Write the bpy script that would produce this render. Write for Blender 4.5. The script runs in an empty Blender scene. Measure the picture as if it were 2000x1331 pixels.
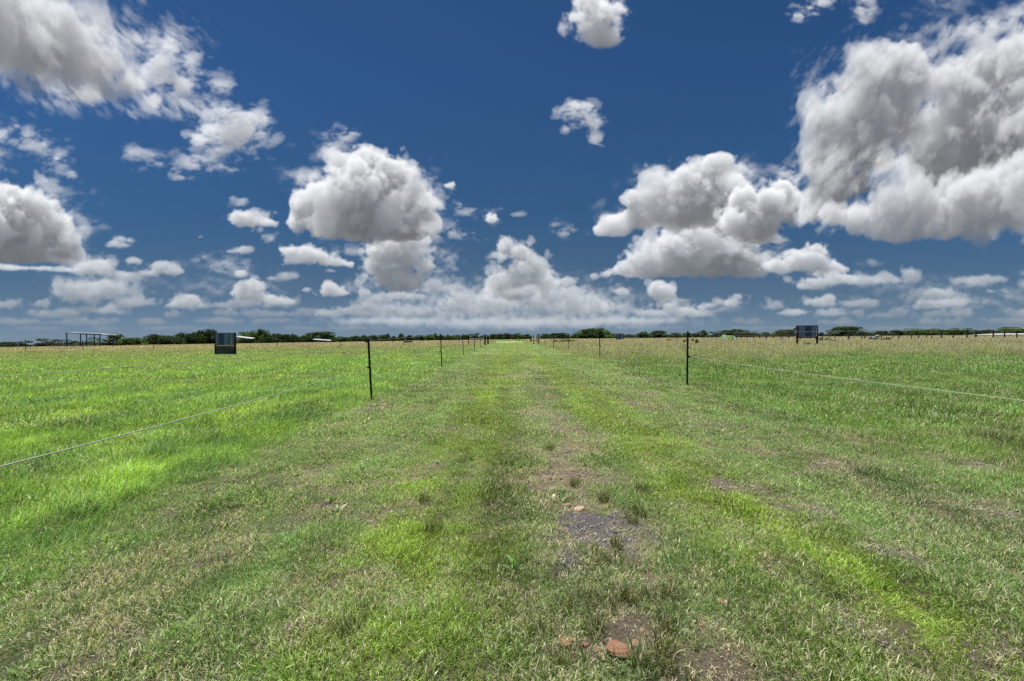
import bpy, bmesh, math, random
import numpy as np
from mathutils import Vector, Matrix
sc = bpy.context.scene
R = math.radians
# ------------------------------------------------------------------ camera
EYE = 1.45; FPX = 889.0                     # eye height in metres, focal length in pixels of the 2000 px frame
PITCH = math.atan(4.5/FPX); ROLL = 0.0087
f0 = Vector((0, math.cos(PITCH), -math.sin(PITCH))); u0 = Vector((0, math.sin(PITCH), math.cos(PITCH))); r0 = Vector((1, 0, 0))
CU = (u0*math.cos(ROLL) + r0*math.sin(ROLL)); CR = (r0*math.cos(ROLL) - u0*math.sin(ROLL)); CF = f0
cam = bpy.data.cameras.new('camera'); cam.sensor_width = 36; cam.lens = 16.0; cam.clip_start = .05; cam.clip_end = 20000
camo = bpy.data.objects.new('camera', cam); sc.collection.objects.link(camo)
M = Matrix.Identity(4)
for i in range(3):
    M[i][0] = CR[i]; M[i][1] = CU[i]; M[i][2] = -CF[i]; M[i][3] = (0, 0, EYE)[i]
camo.matrix_world = M
sc.camera = camo
# ------------------------------------------------------------------ sun, view
SUN_EL, SUN_AZ = 74, -50
sun = bpy.data.lights.new('sun', 'SUN'); sun.energy = 5.0; sun.angle = R(.5); sun.color = (1, .96, .89)
suno = bpy.data.objects.new('sun', sun); sc.collection.objects.link(suno)
sd = Vector((math.sin(R(SUN_AZ))*math.cos(R(SUN_EL)), math.cos(R(SUN_AZ))*math.cos(R(SUN_EL)), math.sin(R(SUN_EL))))
suno.rotation_euler = sd.to_track_quat('Z', 'Y').to_euler()
sc.view_settings.view_transform = 'Standard'; sc.view_settings.look = 'None'; sc.view_settings.gamma = 1; sc.view_settings.exposure = 0.8
sc.cycles.max_bounces = 5; sc.cycles.diffuse_bounces = 3; sc.cycles.glossy_bounces = 2; sc.cycles.transmission_bounces = 3; sc.cycles.transparent_max_bounces = 4
SKY_STRENGTH = .05; SKY_SAT = 1.10; CLOUD_GAIN = .50
sc.cycles.use_denoising = False; sc.cycles.adaptive_threshold = .008
# ------------------------------------------------------------------ the cumulus field: every cloud is a small lit volume, marched towards the sun and then towards the eye
# ---- CLOUDS BEGIN
CW0, CW1, CH0, CH1, CS = -260, 2260, -170, 700, 0.85     # extent of the gnomonic canvas and its scale
def band_noise(n, lo, hi, rng):
    k = np.fft.fftfreq(n)*n; kr = np.fft.rfftfreq(n)*n
    kk = np.sqrt(k[:,None,None]**2 + k[None,:,None]**2 + kr[None,None,:]**2)
    spec = np.exp(-((np.log(np.maximum(kk,.5)) - math.log((lo*hi)**.5))/(math.log(hi/lo)*.5))**2)
    f = (rng.standard_normal(kk.shape) + 1j*rng.standard_normal(kk.shape))*spec
    v = np.fft.irfftn(f, s=(n,n,n), axes=(0,1,2)).astype(np.float32)
    return v/v.std()
def make_noise(n=160):
    rng = np.random.default_rng(5)
    puff = np.zeros((n,n,n), np.float32); soft = np.zeros((n,n,n), np.float32)
    for i,(lo,amp,sm) in enumerate(((2.2,1.0,1.),(4.5,.5,.64),(9,.27,.48),(18,.13,.37),(36,.06,.28))):
        b = band_noise(n, lo, lo*1.9, rng)
        puff += amp*(np.abs(b)-.8); soft += sm*b
    return puff/puff.std(), soft/soft.std()
def shift2(a, dx, dz):
    def sh(a, d, ax):
        f = math.floor(d); t = d-f
        return (1-t)*np.roll(a, f, ax) + t*np.roll(a, f+1, ax)
    return sh(sh(a, dx, 0), dz, 1)
BL = .20                        # sideways spread of the light inside a cloud
SUN_L = (-.24, .90, .36)        # sun as the clouds see it: left, up, beyond
def render_cloud(parts, noise, seed, soft=.3, dens=.10, amp=.34, wisp=.48, zoom=1.0, base=None, haze=0., depth=1.0, cut=(), puffw=.46, grow=1.0, shear=0., gain=1.):
    puff, sf = noise; n = puff.shape[0]
    P = np.array([(p+(1,))[:5] if len(p)==4 else p for p in parts], float)
    m = 1.8; P[:,2:4] *= grow
    x0 = max((P[:,0]-P[:,2]*m).min(), CW0); x1 = min((P[:,0]+P[:,2]*m).max(), CW1)
    y0 = max((P[:,1]-P[:,3]*m).min(), CH0); y1 = min((P[:,1]+P[:,3]*m).max(), CH1)
    rz = np.minimum(P[:,2],P[:,3])*1.25*depth*(.6 if wisp >= .7 else 1)
    zm = rz.max()*1.9
    nx = max(4,int((x1-x0)*CS)); ny = max(4,int((y1-y0)*CS)); zs = CS*.55; nz = max(6,int(2*zm*zs))
    X = (x0 + (np.arange(nx)+.5)/CS).astype(np.float32)[:,None,None]
    Y = (y1 - (np.arange(ny)+.5)/CS).astype(np.float32)[None,:,None]      # index 0 = bottom
    Z = (-zm + (np.arange(nz)+.5)/zs).astype(np.float32)[None,None,:]
    rng = np.random.default_rng(seed); o = rng.integers(0, n, 3)
    q = zoom*.62/CS*(2.1 if wisp >= .7 else 1); ex = int(abs(shear)*ny)+1 if shear else 0
    pn, wn = puff, sf
    for ax,(cnt,stp) in enumerate(((nx+ex,q*(.6 if wisp >= .7 and not shear else 1)),(ny,q*(.72 if shear else 1)),(nz,q*1.8))):
        p = o[ax] + np.arange(cnt)*stp; i0 = np.floor(p).astype(int); fr = (p-i0).astype(np.float32)
        fr = fr.reshape([-1 if k==ax else 1 for k in range(3)])
        pn = np.take(pn, i0%n, ax)*(1-fr) + np.take(pn, (i0+1)%n, ax)*fr
        wn = np.take(wn, i0%n, ax)*(1-fr) + np.take(wn, (i0+1)%n, ax)*fr
    if shear:                                  # fibres drawn out along the wind
        off = [int(ex-1-shear*j) if shear > 0 else int(-shear*j) for j in range(ny)]
        pn = np.stack([pn[f:f+nx, j, :] for j, f in enumerate(off)], 1); wn = np.stack([wn[f:f+nx, j, :] for j, f in enumerate(off)], 1)
    acc = np.zeros((nx,ny,nz), np.float32)
    K = 5.
    tx = np.abs(np.linspace(-1,1,nx)); ty = np.abs(np.linspace(-1,1,ny)); tz = np.abs(np.linspace(-1,1,nz))
    edge = (1-np.maximum(np.maximum(tx[:,None,None]*(x0>CW0 or x1<CW1), ty[None,:,None]), tz[None,None,:])).astype(np.float32)*1.0
    for (cx,cy,rx,ry,w),r in zip(P,rz):
        zo = rng.uniform(-.75,.6)*r
        d = np.sqrt(((X-cx)/rx)**2 + ((Y-cy)/ry)**2 + ((Z-zo)/r)**2)
        acc += np.exp(K*np.minimum(w-d, 2))
    s = np.log(acc+1e-6)/K                     # smooth union, 0 on the outline
    for (cx,cy,rx,ry) in cut:
        d = np.sqrt(((X-cx)/rx)**2 + ((Y-cy)/ry)**2) + 0*Z
        s = s - 1.3*np.exp(-d**3)
    if wisp >= .7: f = np.minimum(s, .45)*1.1 - .12 + .85*(.10*pn + wisp*wn*.75)
    else: f = np.minimum(s, .8) + amp*(puffw*pn + wisp*wn)
    if base is not None: f = f - np.maximum(0, (Y-base)/9.)*.5
    f = f - np.maximum(0, .25-edge)*4
    D = np.clip(f/soft, 0, 1); D = D*D*(3-2*D)
    D *= np.clip(.45+1.1*s, .25, 1.6)*dens*(.5 if wisp >= .7 else 1)
    # optical depth towards the sun, marched from the top row down
    sx, sy, sz = SUN_L; dx = -sx/sy; dz = -sz/sy*zs/CS
    tau = np.zeros_like(D); t = np.zeros((nx,nz), np.float32); u = np.zeros((nx,nz), np.float32); tu = np.zeros_like(D)
    step = 1/CS/sy
    for j in range(ny-1,-1,-1):
        t = shift2(t, dx, dz) + D[:,j,:]*step*.5; tau[:,j,:] = t; t = t + D[:,j,:]*step*.5
        t = (1-2*BL)*t + BL*(np.roll(t,1,0)+np.roll(t,-1,0)); t = (1-2*BL)*t + BL*(np.roll(t,1,1)+np.roll(t,-1,1))
        u = u + D[:,j,:]/CS; tu[:,j,:] = u
    td = np.cumsum(D, 1)/CS                   # optical depth down to the ground
    sun = np.float32(0.76)*np.exp(-1.0*tau) + .29*np.exp(-.26*tau) + .05*np.exp(-.08*tau)
    sky = .17*np.exp(-.12*tu) + .03*np.exp(-.02*tu)
    gnd = .10*np.exp(-.12*td)
    T = np.exp(-np.cumsum(D, 2)/zs); Tp = np.concatenate([np.ones((nx,ny,1),np.float32), T[:,:,:-1]],2); W = Tp-T
    S = (W*sun).sum(2); A = (W*sky).sum(2); G = (W*gnd).sum(2); al = 1-T[:,:,-1]
    col = S[...,None]*np.array([1.0,.995,.985]) + A[...,None]*np.array([.84,.94,1.12]) + G[...,None]*np.array([.97,1.,1.02])
    img = np.concatenate([col, al[...,None]],2).astype(np.float32)
    img[..., :3] *= gain
    return img.transpose(1,0,2)[::-1], x0, y0     # rows from the top
def over(canvas, spr, x0, y0, haze, hazecol):
    h,w,_ = spr.shape
    cx = int(round((x0-CW0)*CS)); cy = int(round((y0-CH0)*CS))
    cx = max(cx,0); cy=max(cy,0); w = min(w, canvas.shape[1]-cx); h = min(h, canvas.shape[0]-cy); spr = spr[:h,:w]
    a = spr[...,3:4]; c = spr[...,:3]
    c = c*(1-haze) + hazecol*a*haze
    f = 1-.45*haze; c = c*f; a = a*f
    d = canvas[cy:cy+h, cx:cx+w]
    d[...,:3] = c + d[...,:3]*(1-a); d[...,3:4] = a + d[...,3:4]*(1-a)
CLOUDS = []
def cl(parts, **k): CLOUDS.append((parts, k))
def horizon_clouds():
    rng = np.random.default_rng(11)
    for row,(y,hgt,num) in enumerate(((643,4,34),(630,6,34),(614,8,28),(596,9,14))):
        for i in range(num):
            x = rng.uniform(-250,2250); w = rng.uniform(18,60)
            ps = [(x,y+rng.uniform(-4,4),w,hgt*.8)] + [(x+rng.uniform(-.7,.7)*w, y-rng.uniform(0,.8)*hgt, w*rng.uniform(.25,.5), hgt*rng.uniform(.6,1.3)) for _ in range(3)]
            cl(ps, zoom=3., haze=(.88,.84,.78,.66)[row], soft=.6, dens=.10, depth=2., amp=.4)
horizon_clouds()
# far low bank in the middle
cl([(960,600,120,26),(1100,600,110,30),(880,600,70,20),(1030,585,60,28),(1180,605,50,16),(790,608,50,12),(1010,618,150,10)], zoom=2.4, haze=.5, soft=.6, dens=.06, amp=.75, wisp=.6)
cl([(900,585,40,18),(960,590,50,20),(1080,575,56,24),(1120,590,46,22),(1170,600,36,16)], zoom=2.4, haze=.36, soft=.4, amp=.6, dens=.08)
cl([(1018,495,26,22),(985,482,18,24),(1030,530,45,30),(990,548,48,26),(1060,550,38,24),(1000,570,60,22)], zoom=1.7, haze=.16, base=585)
cl([(690,608,50,12),(760,605,40,14),(720,600,25,12),(640,612,30,9)], zoom=2.5, haze=.5, soft=.3)
cl([(1830,575,70,16),(1900,548,55,12),(1780,535,22,16),(1860,590,70,9),(1940,545,40,9)], zoom=2., haze=.45, soft=.5, dens=.08)
cl([(1600,592,40,10),(1620,585,20,10),(1555,612,36,7),(1430,592,22,9),(1440,582,14,8),(1370,602,22,6),(1380,598,12,6)], zoom=2.5, haze=.35, soft=.3)
cl([(1290,570,30,18),(1282,560,16,14),(1305,575,18,13)], zoom=2., haze=.15, base=590)
cl([(1215,570,22,9),(1110,550,25,9),(1185,535,14,10),(1160,540,12,8),(1330,610,50,12),(1310,600,18,10),(1270,612,40,8)], zoom=2.5, haze=.35, soft=.3)
# hazy ones low on the left
cl([(150,570,50,26),(210,565,60,24),(260,590,50,14),(120,560,24,16),(170,605,60,10)], zoom=2., haze=.42, soft=.5, dens=.07)
cl([(180,525,44,20),(205,518,22,14),(240,540,40,12),(320,524,34,16),(345,532,22,9),(290,535,30,8),(262,512,22,8)], zoom=2., haze=.3, soft=.35, dens=.1)
cl([(235,468,22,9),(252,470,12,8),(390,464,9,6)], zoom=2.5, haze=.3, soft=.7, dens=.07)
cl([(365,588,32,12),(345,595,24,8),(375,582,16,10)], zoom=2.5, haze=.3, soft=.3)
cl([(440,518,48,20),(470,530,26,18),(400,505,30,10)], zoom=2., haze=.25, soft=.7, dens=.06, wisp=.7)
cl([(490,560,30,18),(480,575,34,16),(520,585,40,11),(470,535,14,10),(545,590,30,8)], zoom=2., haze=.2, soft=.25)
cl([(648,568,30,13),(640,562,16,12),(665,572,18,9)], zoom=2.2, haze=.15, base=583)
cl([(592,568,14,8),(712,575,16,10),(785,578,34,9),(810,580,30,8)], zoom=2.5, haze=.4, soft=.3)
cl([(870,505,26,16),(885,515,14,18),(860,548,34,11),(880,542,18,9)], zoom=2., haze=.2, soft=.8, dens=.06, wisp=.8)
rv = np.random.default_rng(19)
for k in range(46):
    x = rv.uniform(-150,2150); y = rv.uniform(470,615); w = rv.uniform(14,52)*(1 if y > 540 else .7)
    cl([(x,y,w,w*.28),(x+rv.uniform(-.6,.6)*w,y-w*.15,w*.5,w*.25),(x+rv.uniform(-.8,.8)*w,y+w*.08,w*.5,w*.16)], zoom=2.2, haze=.30+.3*(y-470)/145, soft=.8, dens=.07, wisp=rv.choice([.5,.9]), depth=1.5)
cl([(1180,585,110,22),(1010,560,150,26),(800,585,130,20),(700,560,60,16),(1100,545,50,14),(870,560,60,20)], zoom=1.6, haze=.4, soft=1.2, dens=.035, wisp=.8)
cl([(220,550,130,26),(430,560,120,24),(330,520,70,14),(520,560,50,14)], zoom=1.6, haze=.4, soft=1.2, dens=.03, wisp=.8)
cl([(1800,560,140,24),(1900,590,120,18),(1650,590,90,16)], zoom=1.6, haze=.45, soft=1.2, dens=.03, wisp=.8)
cl([(1000,632,330,16),(760,628,160,12),(1240,628,160,12)], zoom=2.2, haze=.45, soft=1.2, dens=.03, wisp=.6, depth=3.)
# wisps
cl([(920,415,26,10),(895,408,16,12),(885,452,18,14),(905,460,24,8),(960,428,18,14),(1010,420,22,6),(930,470,40,5)], zoom=1.8, soft=.8, dens=.07, wisp=.9, amp=.45)
cl([(962,428,14,11),(956,422,9,8)], zoom=2., soft=.4)
cl([(878,363,15,8),(884,360,7,6)], zoom=2.2, soft=.5, dens=.1)
cl([(1100,450,22,14),(1085,440,10,16),(1115,455,10,10)], zoom=1.8, soft=1., dens=.05, wisp=.9)
cl([(30,255,30,16),(70,285,38,20),(110,315,26,24),(140,342,16,14),(50,270,30,14)], zoom=1.2, soft=.9, dens=.07, wisp=.9, amp=.4)
cl([(-10,280,30,40),(-20,320,30,20)], zoom=1.2, soft=.9, dens=.06, wisp=.9)
cl([(670,265,26,14),(655,255,10,12),(690,262,16,10),(648,302,14,10),(640,318,12,8)], zoom=1.4, soft=.7, dens=.09, wisp=.9, amp=.4)
cl([(1580,20,34,16),(1610,2,40,14),(1560,32,16,12)], zoom=1.0, soft=.7, dens=.10, wisp=.8)
cl([(1690,15,24,36),(1695,-30,26,30),(1688,48,10,16)], zoom=1.0, soft=.8, dens=.08, wisp=.9)
cl([(1930,48,48,22),(1985,30,40,20),(1900,65,24,14),(2040,10,50,24)], zoom=1.0, soft=1., dens=.06, wisp=.9)
cl([(1840,10,60,26),(1780,70,40,20),(1820,90,30,14)], zoom=1.0, soft=1.2, dens=.022, wisp=1.)
# mid clouds
cl([(490,432,44,18),(468,424,24,14),(525,438,24,10)], zoom=1.6, haze=.06, soft=.3, base=452)
cl([(470,395,24,10),(455,388,10,8),(528,468,12,10),(515,460,8,8),(586,446,10,7)], zoom=1.6, soft=.7, dens=.07, wisp=.8)
cl([(610,502,50,16),(570,492,26,13),(600,494,24,15),(650,514,34,11),(685,518,15,7)], zoom=1.7, haze=.06, soft=.3, base=528)
# shelf and pillar under the centre cloud
cl([(775,500,58,26),(740,490,36,18),(760,540,44,22),(800,545,36,18),(735,515,24,24),(790,560,50,12),(830,520,20,20),(770,480,50,26),(800,470,40,20)], zoom=1.4, haze=.10, soft=.3)
cl([(715,322,58,38),(760,345,54,38),(690,372,70,52),(625,402,52,40),(775,415,68,52),(720,425,100,42),(655,440,62,28),(810,395,34,38),(830,430,26,28),(670,335,24,26),(600,390,28,24),(790,450,50,24),(585,405,24,26)], zoom=.95, grow=1.06, dens=.09, soft=.22, base=468, seed=3)
# left cloud
cl([(20,395,60,38),(75,408,42,34),(110,445,34,34),(40,455,95,40),(125,485,30,26),(-40,430,90,70),(145,505,22,14),(60,500,100,20)], zoom=.95, soft=.22, base=512, seed=8)
cl([(60,524,110,6),(-30,520,90,7),(120,528,50,5)], zoom=1.5, soft=.6, dens=.07)
# top left
cl([(450,258,66,44),(498,248,36,32),(415,270,44,32),(470,235,50,24)], zoom=.85, soft=.5, dens=.11, seed=5, wisp=.72)
cl([(385,315,40,20),(355,345,32,10),(430,330,34,12),(270,302,40,16),(310,318,32,12),(340,335,20,10)], zoom=1., soft=.8, dens=.07, wisp=.9, seed=6)
cl([(40,40,140,80),(-60,20,140,110),(120,90,100,70),(190,130,70,48),(250,160,50,38),(300,195,34,26),(70,110,110,60),(170,190,56,26)], zoom=.95, soft=.6, dens=.05, seed=21, wisp=.62, puffw=.35, shear=-.3, gain=.9, amp=.40, depth=.9)
cl([(330,120,36,50),(355,165,52,32),(430,172,36,16),(290,85,28,16),(310,140,40,40),(370,130,24,30)], zoom=.8, soft=.6, dens=.085, wisp=.8, seed=9, amp=.4)
# top middle
cl([(1165,38,52,38),(1150,10,48,28),(1180,68,38,24),(1215,20,24,20),(1120,35,24,18)], zoom=.9, soft=.6, dens=.08, puffw=.2, amp=.5, seed=44, wisp=.55)
cl([(1128,220,34,24),(1152,232,22,22),(1118,210,18,14),(1163,275,16,14),(1160,250,10,16),(1105,252,8,8)], zoom=1.1, soft=.5, dens=.12, seed=13, wisp=.75)
# right of the middle
cl([(1260,515,52,26),(1330,485,60,40),(1400,480,64,52),(1300,530,90,16),(1220,528,28,14),(1450,515,56,28),(1370,520,90,22),(1290,495,40,26),(1420,450,60,36),(1340,460,50,26)], zoom=1.2, grow=1.06, soft=.22, haze=.08, base=540, seed=15)
cl([(1570,510,48,22),(1520,520,46,17),(1588,492,28,18),(1625,525,34,16),(1550,500,26,14)], zoom=1.4, soft=.22, haze=.10, base=544, seed=16)
cl([(1600,552,50,12),(1640,545,30,13),(1575,560,24,8),(1655,545,14,10)], zoom=1.7, soft=.35, haze=.22, dens=.1)
cl([(1390,345,60,36),(1350,365,66,42),(1300,405,64,38),(1240,395,30,24),(1200,440,36,20),(1250,430,50,22),(1340,420,90,32),(1420,380,48,46),(1170,450,16,14),(1450,420,50,40),(1400,330,40,30)], zoom=.9, soft=.22, base=460, seed=17)
cl([(1500,400,50,36),(1470,435,60,36),(1530,375,32,32),(1450,400,40,34),(1480,470,50,18),(1545,400,30,40)], zoom=1., soft=.3, base=472, seed=18, dens=.12)
# great cloud on the right, in three banks
big = dict(grow=1.16, zoom=.8, soft=.32, dens=.06, depth=.8, wisp=.6, puffw=.36, shear=.2, gain=.88, amp=.40)
cl([(1880,170,70,40),(1950,140,90,46),(2060,130,110,70),(1860,240,80,50),(1950,240,110,70),(2060,260,120,90),(1830,300,50,40),(1900,320,80,40),(2000,340,110,60),(1790,260,34,40),(1800,320,44,44),(1830,360,60,34)], seed=30, **big)
cl([(1758,112,44,40),(1790,150,40,34),(1720,165,50,40),(1690,215,70,44),(1640,258,46,36),(1650,300,56,36),(1700,280,60,50),(1750,230,40,60),(1640,345,50,34),(1610,385,44,34),(1670,360,44,28),(1720,310,24,24),(1612,228,36,36),(1665,178,40,34),(1594,400,34,38),(1605,330,36,36),(1700,130,36,30)], seed=33, **big)
cl([(1620,420,40,24),(1680,425,60,28),(1760,420,70,34),(1840,410,90,36),(1930,390,110,46),(2050,360,120,70),(1760,460,50,22),(1840,450,80,22),(1720,445,60,18),(1930,430,90,26),(1780,395,60,26),(1900,370,90,30)], seed=36, **big)
wz = dict(gain=.9, wisp=.9, soft=.9, dens=.05, zoom=.9)
cl([(1600,200,40,60),(1620,330,50,60),(1700,110,60,40),(1580,410,40,40),(1610,440,40,20)], seed=51, shear=.6, **wz)
cl([(1900,70,90,40),(1820,110,50,30),(1990,60,70,40),(1740,330,60,50)], seed=52, shear=.6, **wz)
cl([(230,90,60,50),(300,210,60,30),(140,190,80,30),(380,210,60,26),(330,80,50,34)], seed=53, shear=-.8, **wz)
cl([(1290,350,50,30),(1180,430,36,24),(1450,340,50,30),(1540,340,40,30),(1480,490,60,24)], seed=54, **wz)
cl([(600,350,50,26),(650,290,40,26),(850,390,36,36),(840,450,40,26),(690,490,50,16)], seed=55, **wz)
cl([(100,380,50,30),(150,450,36,40),(170,520,60,20)], seed=56, **wz)
def cloud_canvas():
    noise = make_noise()
    W = int((CW1-CW0)*CS); H = int((CH1-CH0)*CS)
    can = np.zeros((H,W,4), np.float32)
    hz = np.array([.19,.255,.325], np.float32)
    # painted veil: low haze plus a gradient darkening the sky towards the horizon
    y = CH0+np.arange(H)/CS; ky = [150, 417, 500, 582, 648]; va = np.interp(y, ky, [0, .5, .63, .7, .7])
    vc = np.stack([np.interp(y, ky, c) for c in ([.03, .038, .062, .093, .134], [.08, .094, .11, .127, .171], [.15, .16, .152, .15, .238])], -1)
    can[..., 3] = va[:, None]; can[..., :3] = (va[:, None]*vc*1.11)[:, None, :]
    for i,(ps,k) in enumerate(CLOUDS):
        k = dict(k); hzv = k.get('haze',0.); k.setdefault('seed', 100+i)
        spr,x0,y0 = render_cloud(ps, noise, **k)
        over(can, spr, x0, y0, hzv, hz)
    return can
# ------------------------------------------------------------------ world: Nishita sky, with the cumulus field mapped by compass bearing and elevation
AZ_SPAN, EL_LO, EL_HI = 150.0, -4.0, 56.0
def cloud_maps():
    can = cloud_canvas(); H, W, _ = can.shape
    NW, NH = 2560, 1024
    az = np.radians((np.arange(NW)+.5)/NW*AZ_SPAN - AZ_SPAN/2)[None, :]; el = np.radians(EL_LO + (np.arange(NH)+.5)/NH*(EL_HI-EL_LO))[:, None]
    d = np.stack([np.sin(az)*np.cos(el), np.cos(az)*np.cos(el), np.sin(el)+0*az], -1)
    dot = lambda v: d[..., 0]*v[0] + d[..., 1]*v[1] + d[..., 2]*v[2]
    w = np.maximum(dot(CF), .05)
    px = 1000 + FPX*dot(CR)/w; py = 665.5 - FPX*dot(CU)/w
    cx = (px-CW0)*CS-.5; cy = (py-CH0)*CS-.5
    ok = (cx >= 0) & (cx < W-1.01) & (cy >= 0) & (cy < H-1.01) & (dot(CF) > .05)
    cx = np.clip(cx, 0, W-1.02); cy = np.clip(cy, 0, H-1.02); ix = cx.astype(int); iy = cy.astype(int); fx = (cx-ix)[..., None]; fy = (cy-iy)[..., None]
    v = (can[iy, ix]*(1-fx)+can[iy, ix+1]*fx)*(1-fy) + (can[iy+1, ix]*(1-fx)+can[iy+1, ix+1]*fx)*fy
    v = v*ok[..., None]
    out = []
    for nm, rgb in (('cloud_light', v[..., :3]), ('cloud_cover', np.repeat(v[..., 3:4], 3, -1))):
        im = bpy.data.images.new(nm, NW, NH, float_buffer=True, is_data=True)
        im.pixels.foreach_set(np.concatenate([rgb, np.ones((NH, NW, 1))], -1).astype(np.float32).ravel()); im.update(); im.pack()
        out.append(im)
    return out
W_ = bpy.data.worlds.new('World'); sc.world = W_; W_.use_nodes = True
nt = W_.node_tree; nt.nodes.clear()
def wn(t, **k):
    n = nt.nodes.new(t)
    for a, b in k.items(): setattr(n, a, b)
    return n
sky = wn('ShaderNodeTexSky', sky_type='NISHITA', sun_disc=False, sun_elevation=R(SUN_EL), sun_rotation=R(SUN_AZ % 360), altitude=0, air_density=.5, dust_density=.1, ozone_density=10.0)
hsv = wn('ShaderNodeHueSaturation'); hsv.inputs['Saturation'].default_value = SKY_SAT; hsv.inputs['Value'].default_value = 1.0; hsv.inputs['Hue'].default_value = .495
nt.links.new(sky.outputs[0], hsv.inputs['Color'])
bg = wn('ShaderNodeBackground'); bg.inputs[1].default_value = SKY_STRENGTH; nt.links.new(hsv.outputs[0], bg.inputs[0])
bk = wn('ShaderNodeBackground'); bk.inputs[1].default_value = 0; bk.inputs[0].default_value = (0, 0, 0, 1)
tc = wn('ShaderNodeTexCoord'); sp = wn('ShaderNodeSeparateXYZ'); nt.links.new(tc.outputs['Generated'], sp.inputs[0])
def wm(op, a, b=None, c=None):
    n = wn('ShaderNodeMath', operation=op)
    for i, s in enumerate((a, b, c)):
        if s is None: continue
        if isinstance(s, (int, float)): n.inputs[i].default_value = s
        else: nt.links.new(s, n.inputs[i])
    return n.outputs[0]
azn = wm('ARCTAN2', sp.outputs[0], sp.outputs[1]); eln = wm('ARCSINE', sp.outputs[2])
uu = wm('MULTIPLY_ADD', azn, 1/R(AZ_SPAN), .5); vv = wm('MULTIPLY_ADD', eln, 1/R(EL_HI-EL_LO), -EL_LO/(EL_HI-EL_LO))
cb = wn('ShaderNodeCombineXYZ'); nt.links.new(uu, cb.inputs[0]); nt.links.new(vv, cb.inputs[1])
def wtex(im):
    t = wn('ShaderNodeTexImage', interpolation='Cubic', extension='CLIP'); t.image = im; nt.links.new(cb.outputs[0], t.inputs[0]); return t.outputs[0]
im_l, im_c = cloud_maps()
cbg = wn('ShaderNodeBackground'); cbg.inputs[1].default_value = CLOUD_GAIN; nt.links.new(wtex(im_l), cbg.inputs[0])
mx = wn('ShaderNodeMixShader'); nt.links.new(wtex(im_c), mx.inputs[0]); nt.links.new(bg.outputs[0], mx.inputs[1]); nt.links.new(bk.outputs[0], mx.inputs[2])
ad = wn('ShaderNodeAddShader'); nt.links.new(mx.outputs[0], ad.inputs[0]); nt.links.new(cbg.outputs[0], ad.inputs[1])
wo = wn('ShaderNodeOutputWorld'); nt.links.new(ad.outputs[0], wo.inputs[0])
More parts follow.
